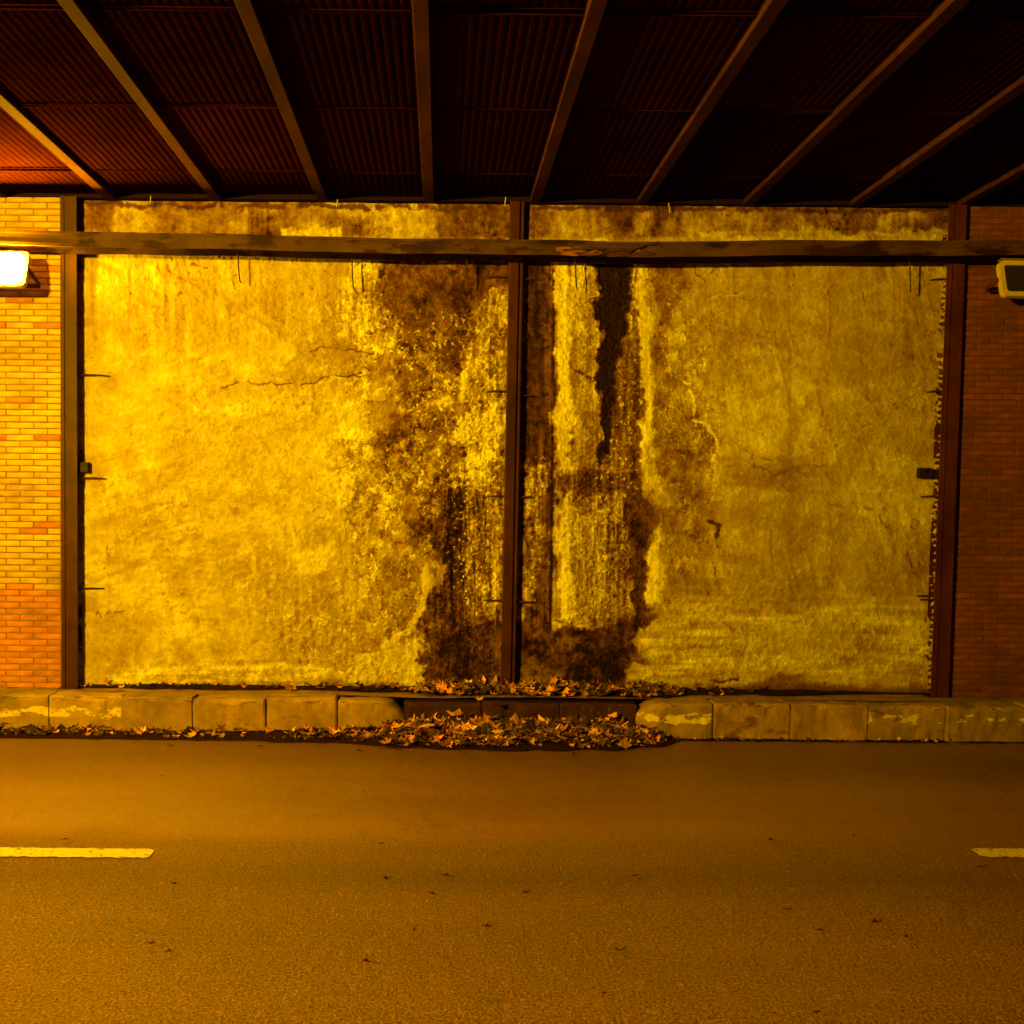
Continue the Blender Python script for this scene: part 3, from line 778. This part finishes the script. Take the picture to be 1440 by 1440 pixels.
p1, _ = post(96, 98, .125, YW - .10, 'wide rusty steel post beside the lit floodlight', 'wide', M['rust_post'])
p2, _ = post(727, 714, .108, YW - .085, 'narrow grooved steel post in the stained middle of the wall', 'narrow', M['rust_post'])
p3, _ = post(1347, 1322, .135, YW - .10, 'dark red steel post beside the unlit floodlight', 'wide', M['rust'])

def world_bar(px, py, side, length, root):
    a = on_y(px, py, YW - .035)
    o = MB().tube([(a.x - side * .02, YW - .035, a.z), (a.x + side * length * .7, YW - .032, a.z + random.uniform(-.003, .003)), (a.x + side * length, YW - .002, a.z - .006)], .0065).build('tie_bar', M['thin'])
    finish_bars(root, [o], 0)
for py in (352, 527, 672, 827): world_bar(108, py, 1, random.uniform(.19, .25), p1)
for px, py in ((732, 392), (730, 556), (727, 699), (724, 846)):
    world_bar(px, py, 1, random.uniform(.13, .19), p2)
for px, py in ((716, 389), (714, 550), (712, 697), (708, 844)):
    world_bar(px, py, -1, random.uniform(.12, .18), p2)
for px, py in ((1336, 392), (1330, 550), (1325, 698), (1320, 838)):
    world_bar(px, py, -1, random.uniform(.13, .17), p3)
world_bar(1320, 843, -1, .13, p3)

def world_plate(x0, x1, y0, y1, root, holes=False):
    a = on_y(x0, y1, YW - .06); b = on_y(x1, y0, YW - .06)
    mb = MB()
    if not holes:
        mb.box(a.x, b.x, YW - .06, YW - .01, a.z, b.z)
    else:                                  # plate with two notches, reads as a letter-like dark shape
        w = b.x - a.x; h = b.z - a.z
        for (u0, u1, v0, v1) in ((0, .25, 0, 1), (.25, .5, .72, 1), (.25, .5, 0, .38), (.5, .66, 0, 1), (.66, .86, .15, .62), (.86, 1, 0, .8)):
            mb.box(a.x + w * u0, a.x + w * u1, YW - .06, YW - .01, a.z + h * v0, a.z + h * v1)
    o = mb.build('bracket_plate', M['plate'])
    finish_bars(root, [o], 0)
world_plate(109, 123, 650, 664, p1)
world_plate(1293, 1320, 658, 672, p3, True)

# ------------------------------------------------------------------ horizontal duct across the wall
YD0, YD1 = YW - .34, YW - .115
zt, zb = on_y(620, 337, YD0).z, on_y(620, 357.5, YD0).z
xs = np.linspace(XL, XR, 120)
zo = .058 * (1 - np.exp(-((xs - .7) / 3.1) ** 2)) - .008 * np.exp(-((xs - 1.6) / .5) ** 2) + .004 * np.sin(xs * 3.1) + .003 * np.sin(xs * 7.7 + 1)
zo = zo * .8
duct = empty('steel_duct', (0, YD0, zt)); tag(duct, 'long olive brown steel duct running across the top of the wall', 'duct')
def local_duct(name, mb, m, bev=None):
    mb.v = [(x, y - YD0, z - zt) for x, y, z in mb.v]
    o = mb.build(name, m, duct)
    if bev: bevel(o, bev)
    return o
local_duct('casing', MB().sweep_x([(YD0, zb), (YD0 + .006, zb), (YD0 + .006, zt - .006), (YD1 - .006, zt - .006), (YD1 - .006, zb), (YD1, zb), (YD1, zt), (YD0, zt)], xs, zo), M['duct'])
local_duct('lip', MB().sweep_x([(YD0 - .008, zb - .001), (YD0 - .001, zb - .001), (YD0 - .001, zb + .022), (YD0 - .008, zb + .022)], xs, zo), M['duct'])
local_duct('lip', MB().sweep_x([(YD0 - .008, zt - .018), (YD0 - .001, zt - .018), (YD0 - .001, zt + .003), (YD0 - .008, zt + .003)], xs, zo), M['duct'])
def zduct(x): return float(np.interp(x, xs, zo))
for px in (96, 727, 1347):                                   # straps that fix it to the posts
    x = on_y(px, 345, YW - .1).x
    z0 = zduct(x)
    local_duct('strap', MB().box(x - .02, x + .02, YD1, YW - .088, zb + z0 + .02, zt + z0 - .02), M['rust'])
for i, (px, ln) in enumerate(((335, .19), (495, .22), (656, .18), (809, .19), (1279, .21))):
    x = on_y(px, 360, YW - .14).x; z = zb + zduct(x)
    local_duct('hook', MB().tube([(x, YW - .15, z + .02), (x + .004, YW - .15, z - ln * .5), (x + .012, YW - .14, z - ln), (x + .02, YW - .12, z - ln - .012)], .0055), M['thin'])
# corroded, peeled length under the leak
rnd = random.Random(3)
for i in range(16):
    px = rnd.uniform(790, 905); x = on_y(px, 350, YD0).x; z = zb + zduct(x) + rnd.uniform(-.005, .03)
    w = rnd.uniform(.03, .09); s = rnd.uniform(-.012, .012)
    q = MB(); y0 = YD0 - rnd.uniform(.010, .028)
    q.v = [(x - w, y0 + .012, z - s), (x + w, y0, z + s), (x + w * .9, y0 + .006, z + s + .02), (x + w * .1, y0 - .004, z + .03), (x - w * .9, y0 + .014, z - s + .018)]
    q.f = [(0, 1, 2, 3, 4)]
    o = local_duct('rust_flake', q, M['rust_mid'] if i % 2 else M['thin'])
    md = o.modifiers.new('thickness', 'SOLIDIFY'); md.thickness = .004
for (x0, y0, x1, y1) in ((792, 352, 850, 350), (850, 354, 884, 352), (880, 356, 906, 345)):
    a = on_y(x0, y0, YD0 - .02); b = on_y(x1, y1, YD0 - .03)
    local_duct('loose_strip', MB().tube([a, (a + b) / 2 + Vector((0, -.012, .006)), b], .009, 5), M['duct'])

# ------------------------------------------------------------------ bridge deck overhead
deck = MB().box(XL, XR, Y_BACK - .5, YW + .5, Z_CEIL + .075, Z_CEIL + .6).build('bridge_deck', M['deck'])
tag(deck, 'dark bridge deck of corrugated sheets and beams over the road', 'bridge')
BW = on_y(1050, 287, YW).x - on_y(305, 287, YW).x
pitch = BW / 5; x_first = on_y(305, 287, YW).x
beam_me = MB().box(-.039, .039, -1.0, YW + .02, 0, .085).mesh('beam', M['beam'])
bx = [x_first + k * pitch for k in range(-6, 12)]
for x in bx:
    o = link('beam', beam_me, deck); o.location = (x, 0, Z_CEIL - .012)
    bevel(o, .004)
# corrugated sheet
def sheet_mesh(w, l, pitch_r=.047, amp=.005):
    n = int(w / pitch_r); xs_ = []
    for i in range(n):
        x0 = i * w / n; q = w / n
        xs_ += [(x0, 0), (x0 + q * .38, 0), (x0 + q * .5, amp), (x0 + q * .88, amp)]
    xs_.append((w, 0))
    mb = MB()
    for x, z in xs_: mb.v += [(x, 0, z), (x, l, z)]
    mb.f = [(2 * i, 2 * i + 1, 2 * i + 3, 2 * i + 2) for i in range(len(xs_) - 1)]
    # hemmed front and back edges
    for y0 in (0, l - .012):
        n0 = len(mb.v)
        mb.v += [(0, y0, -.006), (w, y0, -.006), (w, y0 + .012, -.006), (0, y0 + .012, -.006), (0, y0, 0), (w, y0, 0), (w, y0 + .012, 0), (0, y0 + .012, 0)]
        mb.f += [tuple(n0 + i for i in qd) for qd in ((3, 2, 1, 0), (0, 1, 5, 4), (1, 2, 6, 5), (2, 3, 7, 6), (3, 0, 4, 7))]
    return mb.mesh('ceiling_sheet', M['panel'])
SL = 1.205
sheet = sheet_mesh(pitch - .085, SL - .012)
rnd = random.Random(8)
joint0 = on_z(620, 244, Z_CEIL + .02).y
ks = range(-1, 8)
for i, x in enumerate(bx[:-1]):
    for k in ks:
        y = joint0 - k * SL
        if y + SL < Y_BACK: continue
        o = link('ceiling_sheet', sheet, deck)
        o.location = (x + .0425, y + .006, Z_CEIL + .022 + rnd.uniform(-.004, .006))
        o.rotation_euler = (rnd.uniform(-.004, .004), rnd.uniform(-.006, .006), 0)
        if k < 0: o.scale = (1, (YW - .01 - y) / SL, 1)
bevel(MB().box(XL, XR, YW - .055, YW + .02, Z_CEIL - .008, Z_CEIL + .07).build('gap_shade_strip', M['deck'], deck), .003)  # added dark strip standing in for the shadow gap above the wall
# nails left in the ceiling edge
for px, py in ((212, 276), (475, 280), (712, 276), (940, 288)):
    a = on_y(px, py + 6, YW - .05)
    MB().tube([(a.x, YW - .05, a.z + .05), (a.x + random.uniform(-.02, .01), YW - .06, a.z - .03)], .004, 5).build('nail', M['cream'], deck)

# ------------------------------------------------------------------ floodlights
def rrect(w, h, r, n=4):
    pts = []
    for cx, cz, a0 in ((w - r, h - r, 0), (-w + r, h - r, 90), (-w + r, -h + r, 180), (w - r, -h + r, 270)):
        for i in range(n + 1):
            a = R(a0 + 90 * i / n); pts.append((cx + r * math.cos(a), cz + r * math.sin(a)))
    return pts

def loft(rings, cap0=True, cap1=True):
    mb = MB(); k = len(rings[0][0])
    for pts, y in rings: mb.v += [(x, y, z) for x, z in pts]
    for i in range(len(rings) - 1):
        for j in range(k):
            a = i * k + j; b = i * k + (j + 1) % k
            mb.f.append((a, b, b + k, a + k))
    if cap0: mb.f.append(tuple(range(k)))
    if cap1: mb.f.append(tuple((len(rings) - 1) * k + j for j in range(k)))
    return mb

def floodlight(loc, rot, label, lit, group='floodlights on the underpass walls', hood=.05, arm=.16):
    """lens looks along local -Y"""
    W, H = .225, .136
    root = empty('floodlight', loc, rot); tag(root, label, 'lamp', group)
    case = loft([(rrect(W, H, .035), -.012), (rrect(W, H, .035), .03), (rrect(W * .9, H * .88, .03), .06), (rrect(W * .62, H * .6, .03), .13)], False, True).build('housing', M['grey_case'], root)
    rim = loft([(rrect(W - .030, H - .030, .022), .004), (rrect(W - .030, H - .030, .022), -.028), (rrect(W + .006, H + .006, .04), -.028), (rrect(W + .006, H + .006, .04), .012)], False, False)
    rim = rim.build('rim', M['cream'], root)
    if lit:
        loft([(rrect(W - .029, H - .029, .022), -.016), (rrect(W - .033, H - .033, .022), -.075), (rrect(W - .06, H - .06, .022), -.095)], False, True).build('lens', lit, rim)
    else:
        loft([(rrect(W - .03, H - .03, .02), -.008), (rrect(W * .5, H * .42, .02), .045)], False, True).build('reflector', M['reflector'], root)
        MB().tube([(-.10, .012, 0), (.10, .012, 0)], .018, 10).build('bulb', M['cream'], root, True)
        loft([(rrect(W - .029, H - .029, .022), -.017), (rrect(W - .029, H - .029, .022), -.012)]).build('lens', M['glass'], rim)
    for s in (-1, 1):
        MB().box(s * (W + .010) - .003, s * (W + .010) + .003, .0, arm, -.018, .018).build('bracket_arm', M['rust'], root)
    MB().box(-W - .012, W + .012, arm, arm + .008, -.018, .018).build('bracket_plate', M['rust'], root)
    MB().tube([(.05, .12, .04), (.07, .17, .10), (.06, .20, .16), (.065, .21, .24)], .008, 6).build('cable', M['plate'], root, True)
    MB().box(-W, W, -hood, .0, H + .007, H + .012).build('hood', M['grey_case'], case)
    return root

g = bpy.data.materials.new('lamp_glass'); g.use_nodes = True
gb = g.node_tree.nodes['Principled BSDF']
gb.inputs['Base Color'].default_value = (.30, .26, .20, 1); gb.inputs['Roughness'].default_value = .12
gb.inputs['Transmission Weight'].default_value = .92
M['glass'] = g

pL = on_y(-4, 380, YW - .30); pR = on_y(1447, 394, YW - .26)
floodlight((pL.x, YW - .30, pL.z), (R(-18), 0, R(0)), 'lit floodlight glowing white on the orange brick wall', emit('sodium_lens', (1.0, .55, .006), LAMP_WALL), arm=.22, hood=.012)
floodlight((pR.x, YW - .26, pR.z), (R(-14), 0, R(3)), 'unlit cream-rimmed floodlight on the dark red brick wall', None)
# the same lamp on the wall behind the photographer lights the plaster from the front
floodlight((-4.9, Y_BACK + .34, 3.55), (R(-48), 0, R(186)), 'lit floodlight on the opposite wall behind the photographer', emit('sodium_lens_opposite', SODIUM, LAMP_OPPOSITE), hood=.13)  # longer hood added to keep this lamp's light off the ceiling

# ------------------------------------------------------------------ wall behind the photographer
tag(MB().box(-40, 40, Y_BACK - .4, Y_BACK, -.2, Z_CEIL + .3).build('opposite_wall', M['back']), kind='structure')
tag(MB().box(-40, 40, Y_BACK, Y_BACK + .6, -.2, .15).build('opposite_pavement', M['pave']), kind='structure')

# ------------------------------------------------------------------ pavement and kerb stones
pave = MB()
nx_, ny_ = 160, 8
pxs = np.linspace(XL, XR, nx_); pys = np.linspace(Y_KT + .16, YW + .05, ny_)
for y in pys:
    for x in pxs: pave.v.append((x, y, Z_PAVE - .006 + float(.008 * fbm(np.float32(x * 3), np.float32(y * 6), 61, 3))))
for j in range(ny_ - 1):
    for i in range(nx_ - 1):
        a = j * nx_ + i; pave.f.append((a, a + 1, a + 1 + nx_, a + nx_))
pave = tag(pave.build('pavement', M['pave'], None, True), kind='structure')

def kerb_prof(drop=0., back=0., nose=.024):
    zt_ = Z_PAVE - drop
    yb, yt = Y_KB + back, Y_KT + back
    pts = [(yb + .3, -.05), (yb, -.05), (yb, .02)]
    pts.append((yb + (yt - yb) * .45, zt_ * .55))
    for i in range(6):                        # rounded nose
        a = R(180 - 90 * i / 5)
        pts.append((yt + nose + nose * math.cos(a), zt_ - nose + nose * math.sin(a)))
    pts += [(yt + .19, zt_), (yt + .19, -.05)]
    return pts

def kerb_stone(x0, x1, m, drop=0., back=0., end=None):
    n = 44
    g0, g1 = random.uniform(.0005, .006), random.uniform(.0005, .006)
    xs_ = np.linspace(x0 + g0, x1 - g1, n)
    mb = MB(); k = None
    sd = random.random() * 50; chip_ = random.uniform(.001, .010)
    for i, x in enumerate(xs_):
        e = min(i, n - 1 - i)
        shrink = chip_ if e == 0 else 0
        dd, bb = drop, back
        if end:                                # stone worn round towards the gully
            tt = (i / (n - 1)) if end > 0 else 1 - i / (n - 1)
            q = max(0, tt - .62) / .38
            dd += .11 * q ** 2.4; bb += .10 * q ** 2.6
        pr = kerb_prof(dd + shrink, bb + shrink)
        k = len(pr)
        for j, (y, z) in enumerate(pr):
            wob = float(.011 * vnoise(np.float32(x * 7 + sd), np.float32(j * .9), 71)) + float(.006 * vnoise(np.float32(x * 23 + sd), np.float32(j * 1.9), 72))
            if 4 <= j <= 8:                     # chipped arris
                ch = max(0., float(fbm(np.float32(x * 9 + sd), np.float32(j * .5), 74, 4)) - .3) * .022
                mb.v.append((x, y + wob + ch, z + wob * .7 - ch))
            else:
                mb.v.append((x, y + wob, z + wob * .7))
    for i in range(n - 1):
        for j in range(k):
            a = i * k + j; b = i * k + (j + 1) % k
            mb.f.append((a, b, b + k, a + k))
    mb.f.append(tuple(reversed(range(k)))); mb.f.append(tuple((n - 1) * k + j for j in range(k)))
    return mb.build('kerb_stone', m, pave, False)

def kx(px): return on_z(px, 1010, Z_PAVE * .5).x
left = [570, 474, 373, 268, 165, 60, -45, -150, -255, -360, -465]
for i in range(len(left) - 1):
    m_ = M['kerb_paint'] if i in (4, 5) else M['kerb']
    kerb_stone(kx(left[i + 1]), kx(left[i]), m_, random.uniform(-.008, .012), random.uniform(-.012, .012), 1 if i == 0 else None)
right = [893, 997, 1103, 1208, 1312, 1420, 1525, 1630, 1735, 1840, 1945]
for i in range(len(right) - 1):
    m_ = M['kerb_paint'] if i in (0, 3) else (M['kerb_paint2'] if i == 4 else M['kerb'])
    kerb_stone(kx(right[i]), kx(right[i + 1]), m_, random.uniform(-.008, .012), random.uniform(-.012, .012), -1 if i == 0 else None)
gap = np.linspace(kx(566), kx(897), 4)
for a, b in zip(gap[:-1], gap[1:]): kerb_stone(a, b, M['kerb_dark'], .035, .10)

# ------------------------------------------------------------------ soil and leaves
def gutter_half(x):
    """how far the leaf drift reaches from the kerb foot into the road, at a given x"""
    pxs_ = [-800, 0, 150, 330, 480, 560, 640, 740, 860, 925, 960, 1100, 1440, 2000]
    wds = [.16, .17, .16, .19, .22, .32, .36, .38, .34, .24, .05, .035, .03, .03]
    px = 620 + x / (Y_KB / 1440)
    return float(np.interp(px, pxs_, wds))

def strip(name, x0, x1, n, inner, outer, zfun, m, rows=7):
    mb = MB()
    for i in range(n + 1):
        x = x0 + (x1 - x0) * i / n
        yi, yo = inner(x), outer(x)
        for j in range(rows):
            v = j / (rows - 1)
            y = yi + (yo - yi) * v
            mb.v.append((x, y, zfun(x, v) ))
    for i in range(n):
        for j in range(rows - 1):
            a = i * rows + j; mb.f.append((a, a + 1, a + 1 + rows, a + rows))
    return tag(mb.build(name, m, None, True), kind='stuff')

fn = lambda x, s, seed: float(fbm(np.float32(x * s), np.float32(seed * 3.7), seed, 4))
soil = strip('gutter_soil', kx(-300), kx(1500), 420, lambda x: Y_KB + .16, lambda x: Y_KB - gutter_half(x) * (1 + .12 * fn(x, 5, 2)) - .01 * fn(x, 20, 3),
             lambda x, v: max(.004, (.010 + .10 * min(1, gutter_half(x) / .36) ** 1.5 * (1 - v) ** .7) * (1 - v ** 6)) + .004 + .006 * fn(x + v, 9, 4) * (1 - v), M['soil'])
soil['label'] = 'dark rotted soil in the gutter'; soil['category'] = 'soil'
def foot_depth(x):
    px = 620 + x / (YW / 1440)
    return float(np.interp(px, [-200, 90, 200, 420, 560, 640, 900, 960, 1100, 1250, 1400], [.02, .05, .10, .10, .14, .22, .24, .17, .12, .04, .02]))
soil2 = strip('pavement_soil', kx(60), kx(1330), 320, lambda x: YW + .01, lambda x: YW - foot_depth(x) * (1 + .25 * fn(x, 6, 8)),
              lambda x, v: Z_PAVE + .004 + .16 * foot_depth(x) * (1 - v) * (1 + .4 * fn(x, 7, 9)), M['soil'], 6)
soil2['label'] = 'dark soil along the foot of the plaster wall'; soil2['category'] = 'soil'

OUT = [(0, -.5), (.10, -.30), (.42, -.34), (.30, -.12), (.56, .10), (.27, .12), (.24, .30), (.0, .62), (-.22, .28), (-.30, .13), (-.54, .08), (-.31, -.12), (-.40, -.36), (-.09, -.30)]
def leaf_verts(size, rnd, curl):
    pts = [(0, 0, 0)] + [(x * rnd.uniform(.85, 1.15), y * rnd.uniform(.85, 1.15), 0) for x, y in OUT]
    ca, cb = rnd.uniform(-.2, 1) * curl, rnd.uniform(-.2, 1) * curl
    return [(x * size, y * size, size * (ca * x * x * 2 + cb * y * y * 1.6 + rnd.uniform(-.05, .05))) for x, y, _ in pts]
NF = [(0, i + 1, (i + 1) % len(OUT) + 1) for i in range(len(OUT))]

def litter(name, spots, seed, m):
    rnd = random.Random(seed); mb = MB()
    for (x, y, z, s, tilt) in spots:
        lv = leaf_verts(s, rnd, .75)
        rot = Matrix.Rotation(rnd.uniform(0, 6.3), 3, 'Z') @ Matrix.Rotation(rnd.gauss(0, tilt), 3, 'X') @ Matrix.Rotation(rnd.gauss(0, tilt), 3, 'Y') @ Matrix.Rotation(rnd.uniform(0, 6.3), 3, 'Z')
        pv = [rot @ Vector(v) for v in lv]
        low = min(v.z for v in pv)
        n = len(mb.v)
        mb.v += [(v.x + x, v.y + y, v.z - low * .75 + z) for v in pv]
        mb.f += [tuple(n + i for i in f) for f in NF]
    me = bpy.data.meshes.new(name); me.from_pydata(mb.v, [], mb.f); me.update(); me.materials.append(m)
    # every leaf its own shade
    k = len(OUT) + 1
    cl = []
    for _ in spots:
        v = rnd.choice((.06, .12, .25, .45, .8, 1.4, 2.3)) * rnd.uniform(.8, 1.15); h = rnd.uniform(.75, 1.25)
        cl += [v, v * h, v, 1] * k
    ca = me.color_attributes.new('Tint', 'FLOAT_COLOR', 'POINT'); ca.data.foreach_set('color', cl)
    return tag(link(name, me), kind='stuff')

def add_tint(m):
    nt = m.node_tree; L = nt.links; b = nt.nodes['Principled BSDF']
    src = b.inputs['Base Color'].links[0].from_socket
    at = nt.nodes.new('ShaderNodeAttribute'); at.attribute_name = 'Tint'
    v = nt.nodes.new('ShaderNodeVectorMath'); v.operation = 'MULTIPLY'
    L.new(src, v.inputs[0]); L.new(at.outputs['Color'], v.inputs[1]); L.new(v.outputs[0], b.inputs['Base Color'])
add_tint(M['litter'])

rnd = random.Random(21)
spots = []
while len(spots) < 2900:
    px = rnd.choice((rnd.uniform(-200, 560), rnd.uniform(420, 930), rnd.uniform(540, 920), rnd.uniform(540, 920)))
    x = kx(px); hw = gutter_half(x)
    v = rnd.random() ** 1.2
    if fbm(np.float32(x * 2.2), np.float32(.3), 77, 3) < rnd.uniform(-1.2, .35) - (1.0 if px > 540 else 0): continue
    y = Y_KB + .05 - v * hw * (.95 + .25 * rnd.random() ** 4)
    big = min(1, hw / .36)
    z = .012 + .10 * big ** 1.5 * (1 - v) ** .7
    spots.append((x, y, z, rnd.choice((.012, .016, .022, .03, .045, .06, .08)) * rnd.uniform(.8, 1.2) + .04 * big * rnd.random() ** 2, .30))
for _ in range(70):
    px = rnd.uniform(930, 1330); x = kx(px)
    spots.append((x, Y_KB - rnd.uniform(-.01, .05), .012, rnd.uniform(.02, .045), .4))
o = litter('gutter_leaf_litter', spots, 4, M['litter']); o['label'] = 'drift of brown fallen leaves in the gutter'; o['category'] = 'leaves'
spots = []
while len(spots) < 520:
    px = rnd.choice((rnd.uniform(110, 1080), rnd.uniform(590, 960), rnd.uniform(590, 960)))
    x = 0 + (px - 620) * YW / 1440; fd = foot_depth(x)
    v = rnd.random()
    dens = np.interp(px, [100, 200, 320, 420, 600, 900, 1000, 1080], [.5, .8, .25, .6, 1, 1, .7, .3])
    if rnd.random() > dens: continue
    y = YW - .02 - v * fd * 1.1
    spots.append((x, y, Z_PAVE + .01 + .16 * fd * (1 - v), rnd.uniform(.03, .07) + (.035 if 590 < px < 950 else 0) * rnd.random(), .32))
o = litter('pavement_leaf_litter', spots, 5, M['litter']); o['label'] = 'brown fallen leaves gathered along the foot of the wall'; o['category'] = 'leaves'

# the large single leaves that stand out
def leaf_object(name, loc, size, tilt, m, label, group, seed, cat='leaf'):
    r2 = random.Random(seed)
    me = bpy.data.meshes.new(name); me.from_pydata(leaf_verts(size, r2, .55), [], NF); me.update(); me.materials.append(m)
    o = link(name, me); o.location = loc
    o.rotation_euler = (tilt + r2.uniform(-.2, .2), r2.uniform(-.35, .35), r2.uniform(0, 6.3))
    md = o.modifiers.new('thickness', 'SOLIDIFY'); md.thickness = .0015
    return tag(o, label, cat, group)
gut = [(640, 1008, .17), (618, 1018, .11), (600, 1022, .12), (692, 1012, .12), (676, 1017, .11), (742, 1013, .10), (848, 1014, .14), (862, 1008, .11), (585, 1030, .12),
       (700, 1030, .13), (760, 1030, .12), (816, 1026, .12), (838, 1034, .11), (645, 1034, .12), (905, 1030, .10), (560, 1024, .11), (720, 1040, .10), (640, 1046, .11), (566, 1043, .10), (790, 1040, .11)]
for i, (px, py, s) in enumerate(gut):
    f = (py - 1003) / 50
    z = .14 * (1 - f) + .02; p = on_z(px, py, z + .02)
    leaf_object('plane_leaf', (p.x, min(p.y, Y_KB + .03), z + .03), s * .72, R(14), M['leaf'], 'largest pale yellow leaf, lying at the left of the gutter drift' if i == 0 else 'large yellow fallen leaf lying on the drift in the gutter', 'large leaves on the gutter drift', i)
foot = [(692, 962, .14), (700, 968, .11), (745, 965, .13), (760, 960, .13), (610, 970, .11), (600, 976, .11), (632, 966, .11), (802, 964, .11), (880, 962, .11), (890, 956, .13), (870, 972, .10), (722, 972, .10), (675, 988, .08)]
for i, (px, py, s) in enumerate(foot):
    p = on_z(px, py, Z_PAVE + .03)
    leaf_object('plane_leaf', (p.x, min(p.y, YW - .06), Z_PAVE + .055), s * .72, R(20), M['leaf'], 'lone pale leaf lying on the pavement edge above the gutter' if i == len(foot) - 1 else 'large yellow fallen leaf lying on the pavement at the wall foot', 'large leaves at the wall foot', 50 + i)
# dark scraps lying about on the asphalt
for i, (px, py, s) in enumerate(((240, 1051, .07), (365, 1051, .06), (561, 1057, .06), (808, 1062, .07), (505, 1057, .06), (1060, 1043, .06), (1330, 1046, .07), (228, 1093, .04), (543, 1239, .06), (627, 1233, .07), (608, 1259, .05),
        (740, 1258, .04), (685, 1306, .06), (872, 1339, .07), (515, 1355, .06), (893, 1233, .05), (850, 1400, .04), (213, 1330, .07), (237, 1341, .04), (1084, 1183, .07), (1200, 1177, .04), (1232, 1300, .06), (1153, 1311, .04), (1107, 1281, .04),
        (1148, 1426, .04), (536, 1189, .04), (512, 1113, .03), (245, 1245, .04), (1379, 1221, .05), (1275, 1320, .04), (583, 1310, .03), (92, 1182, .05))):
    p = on_z(px, py, .012)
    o = leaf_object('leaf_scrap', (p.x, p.y, .020), s, 0, M['leaf_dark'], 'small dark leaf scrap lying on the asphalt', 'dark scraps scattered on the road', 200 + i)
    o.rotation_euler = (R(random.uniform(-6, 6)), R(random.uniform(-6, 6)), random.uniform(-.5, .5)); o.scale = (random.uniform(.6, 1.0), random.uniform(.22, .42), .8)
print('objects', len(bpy.data.objects))
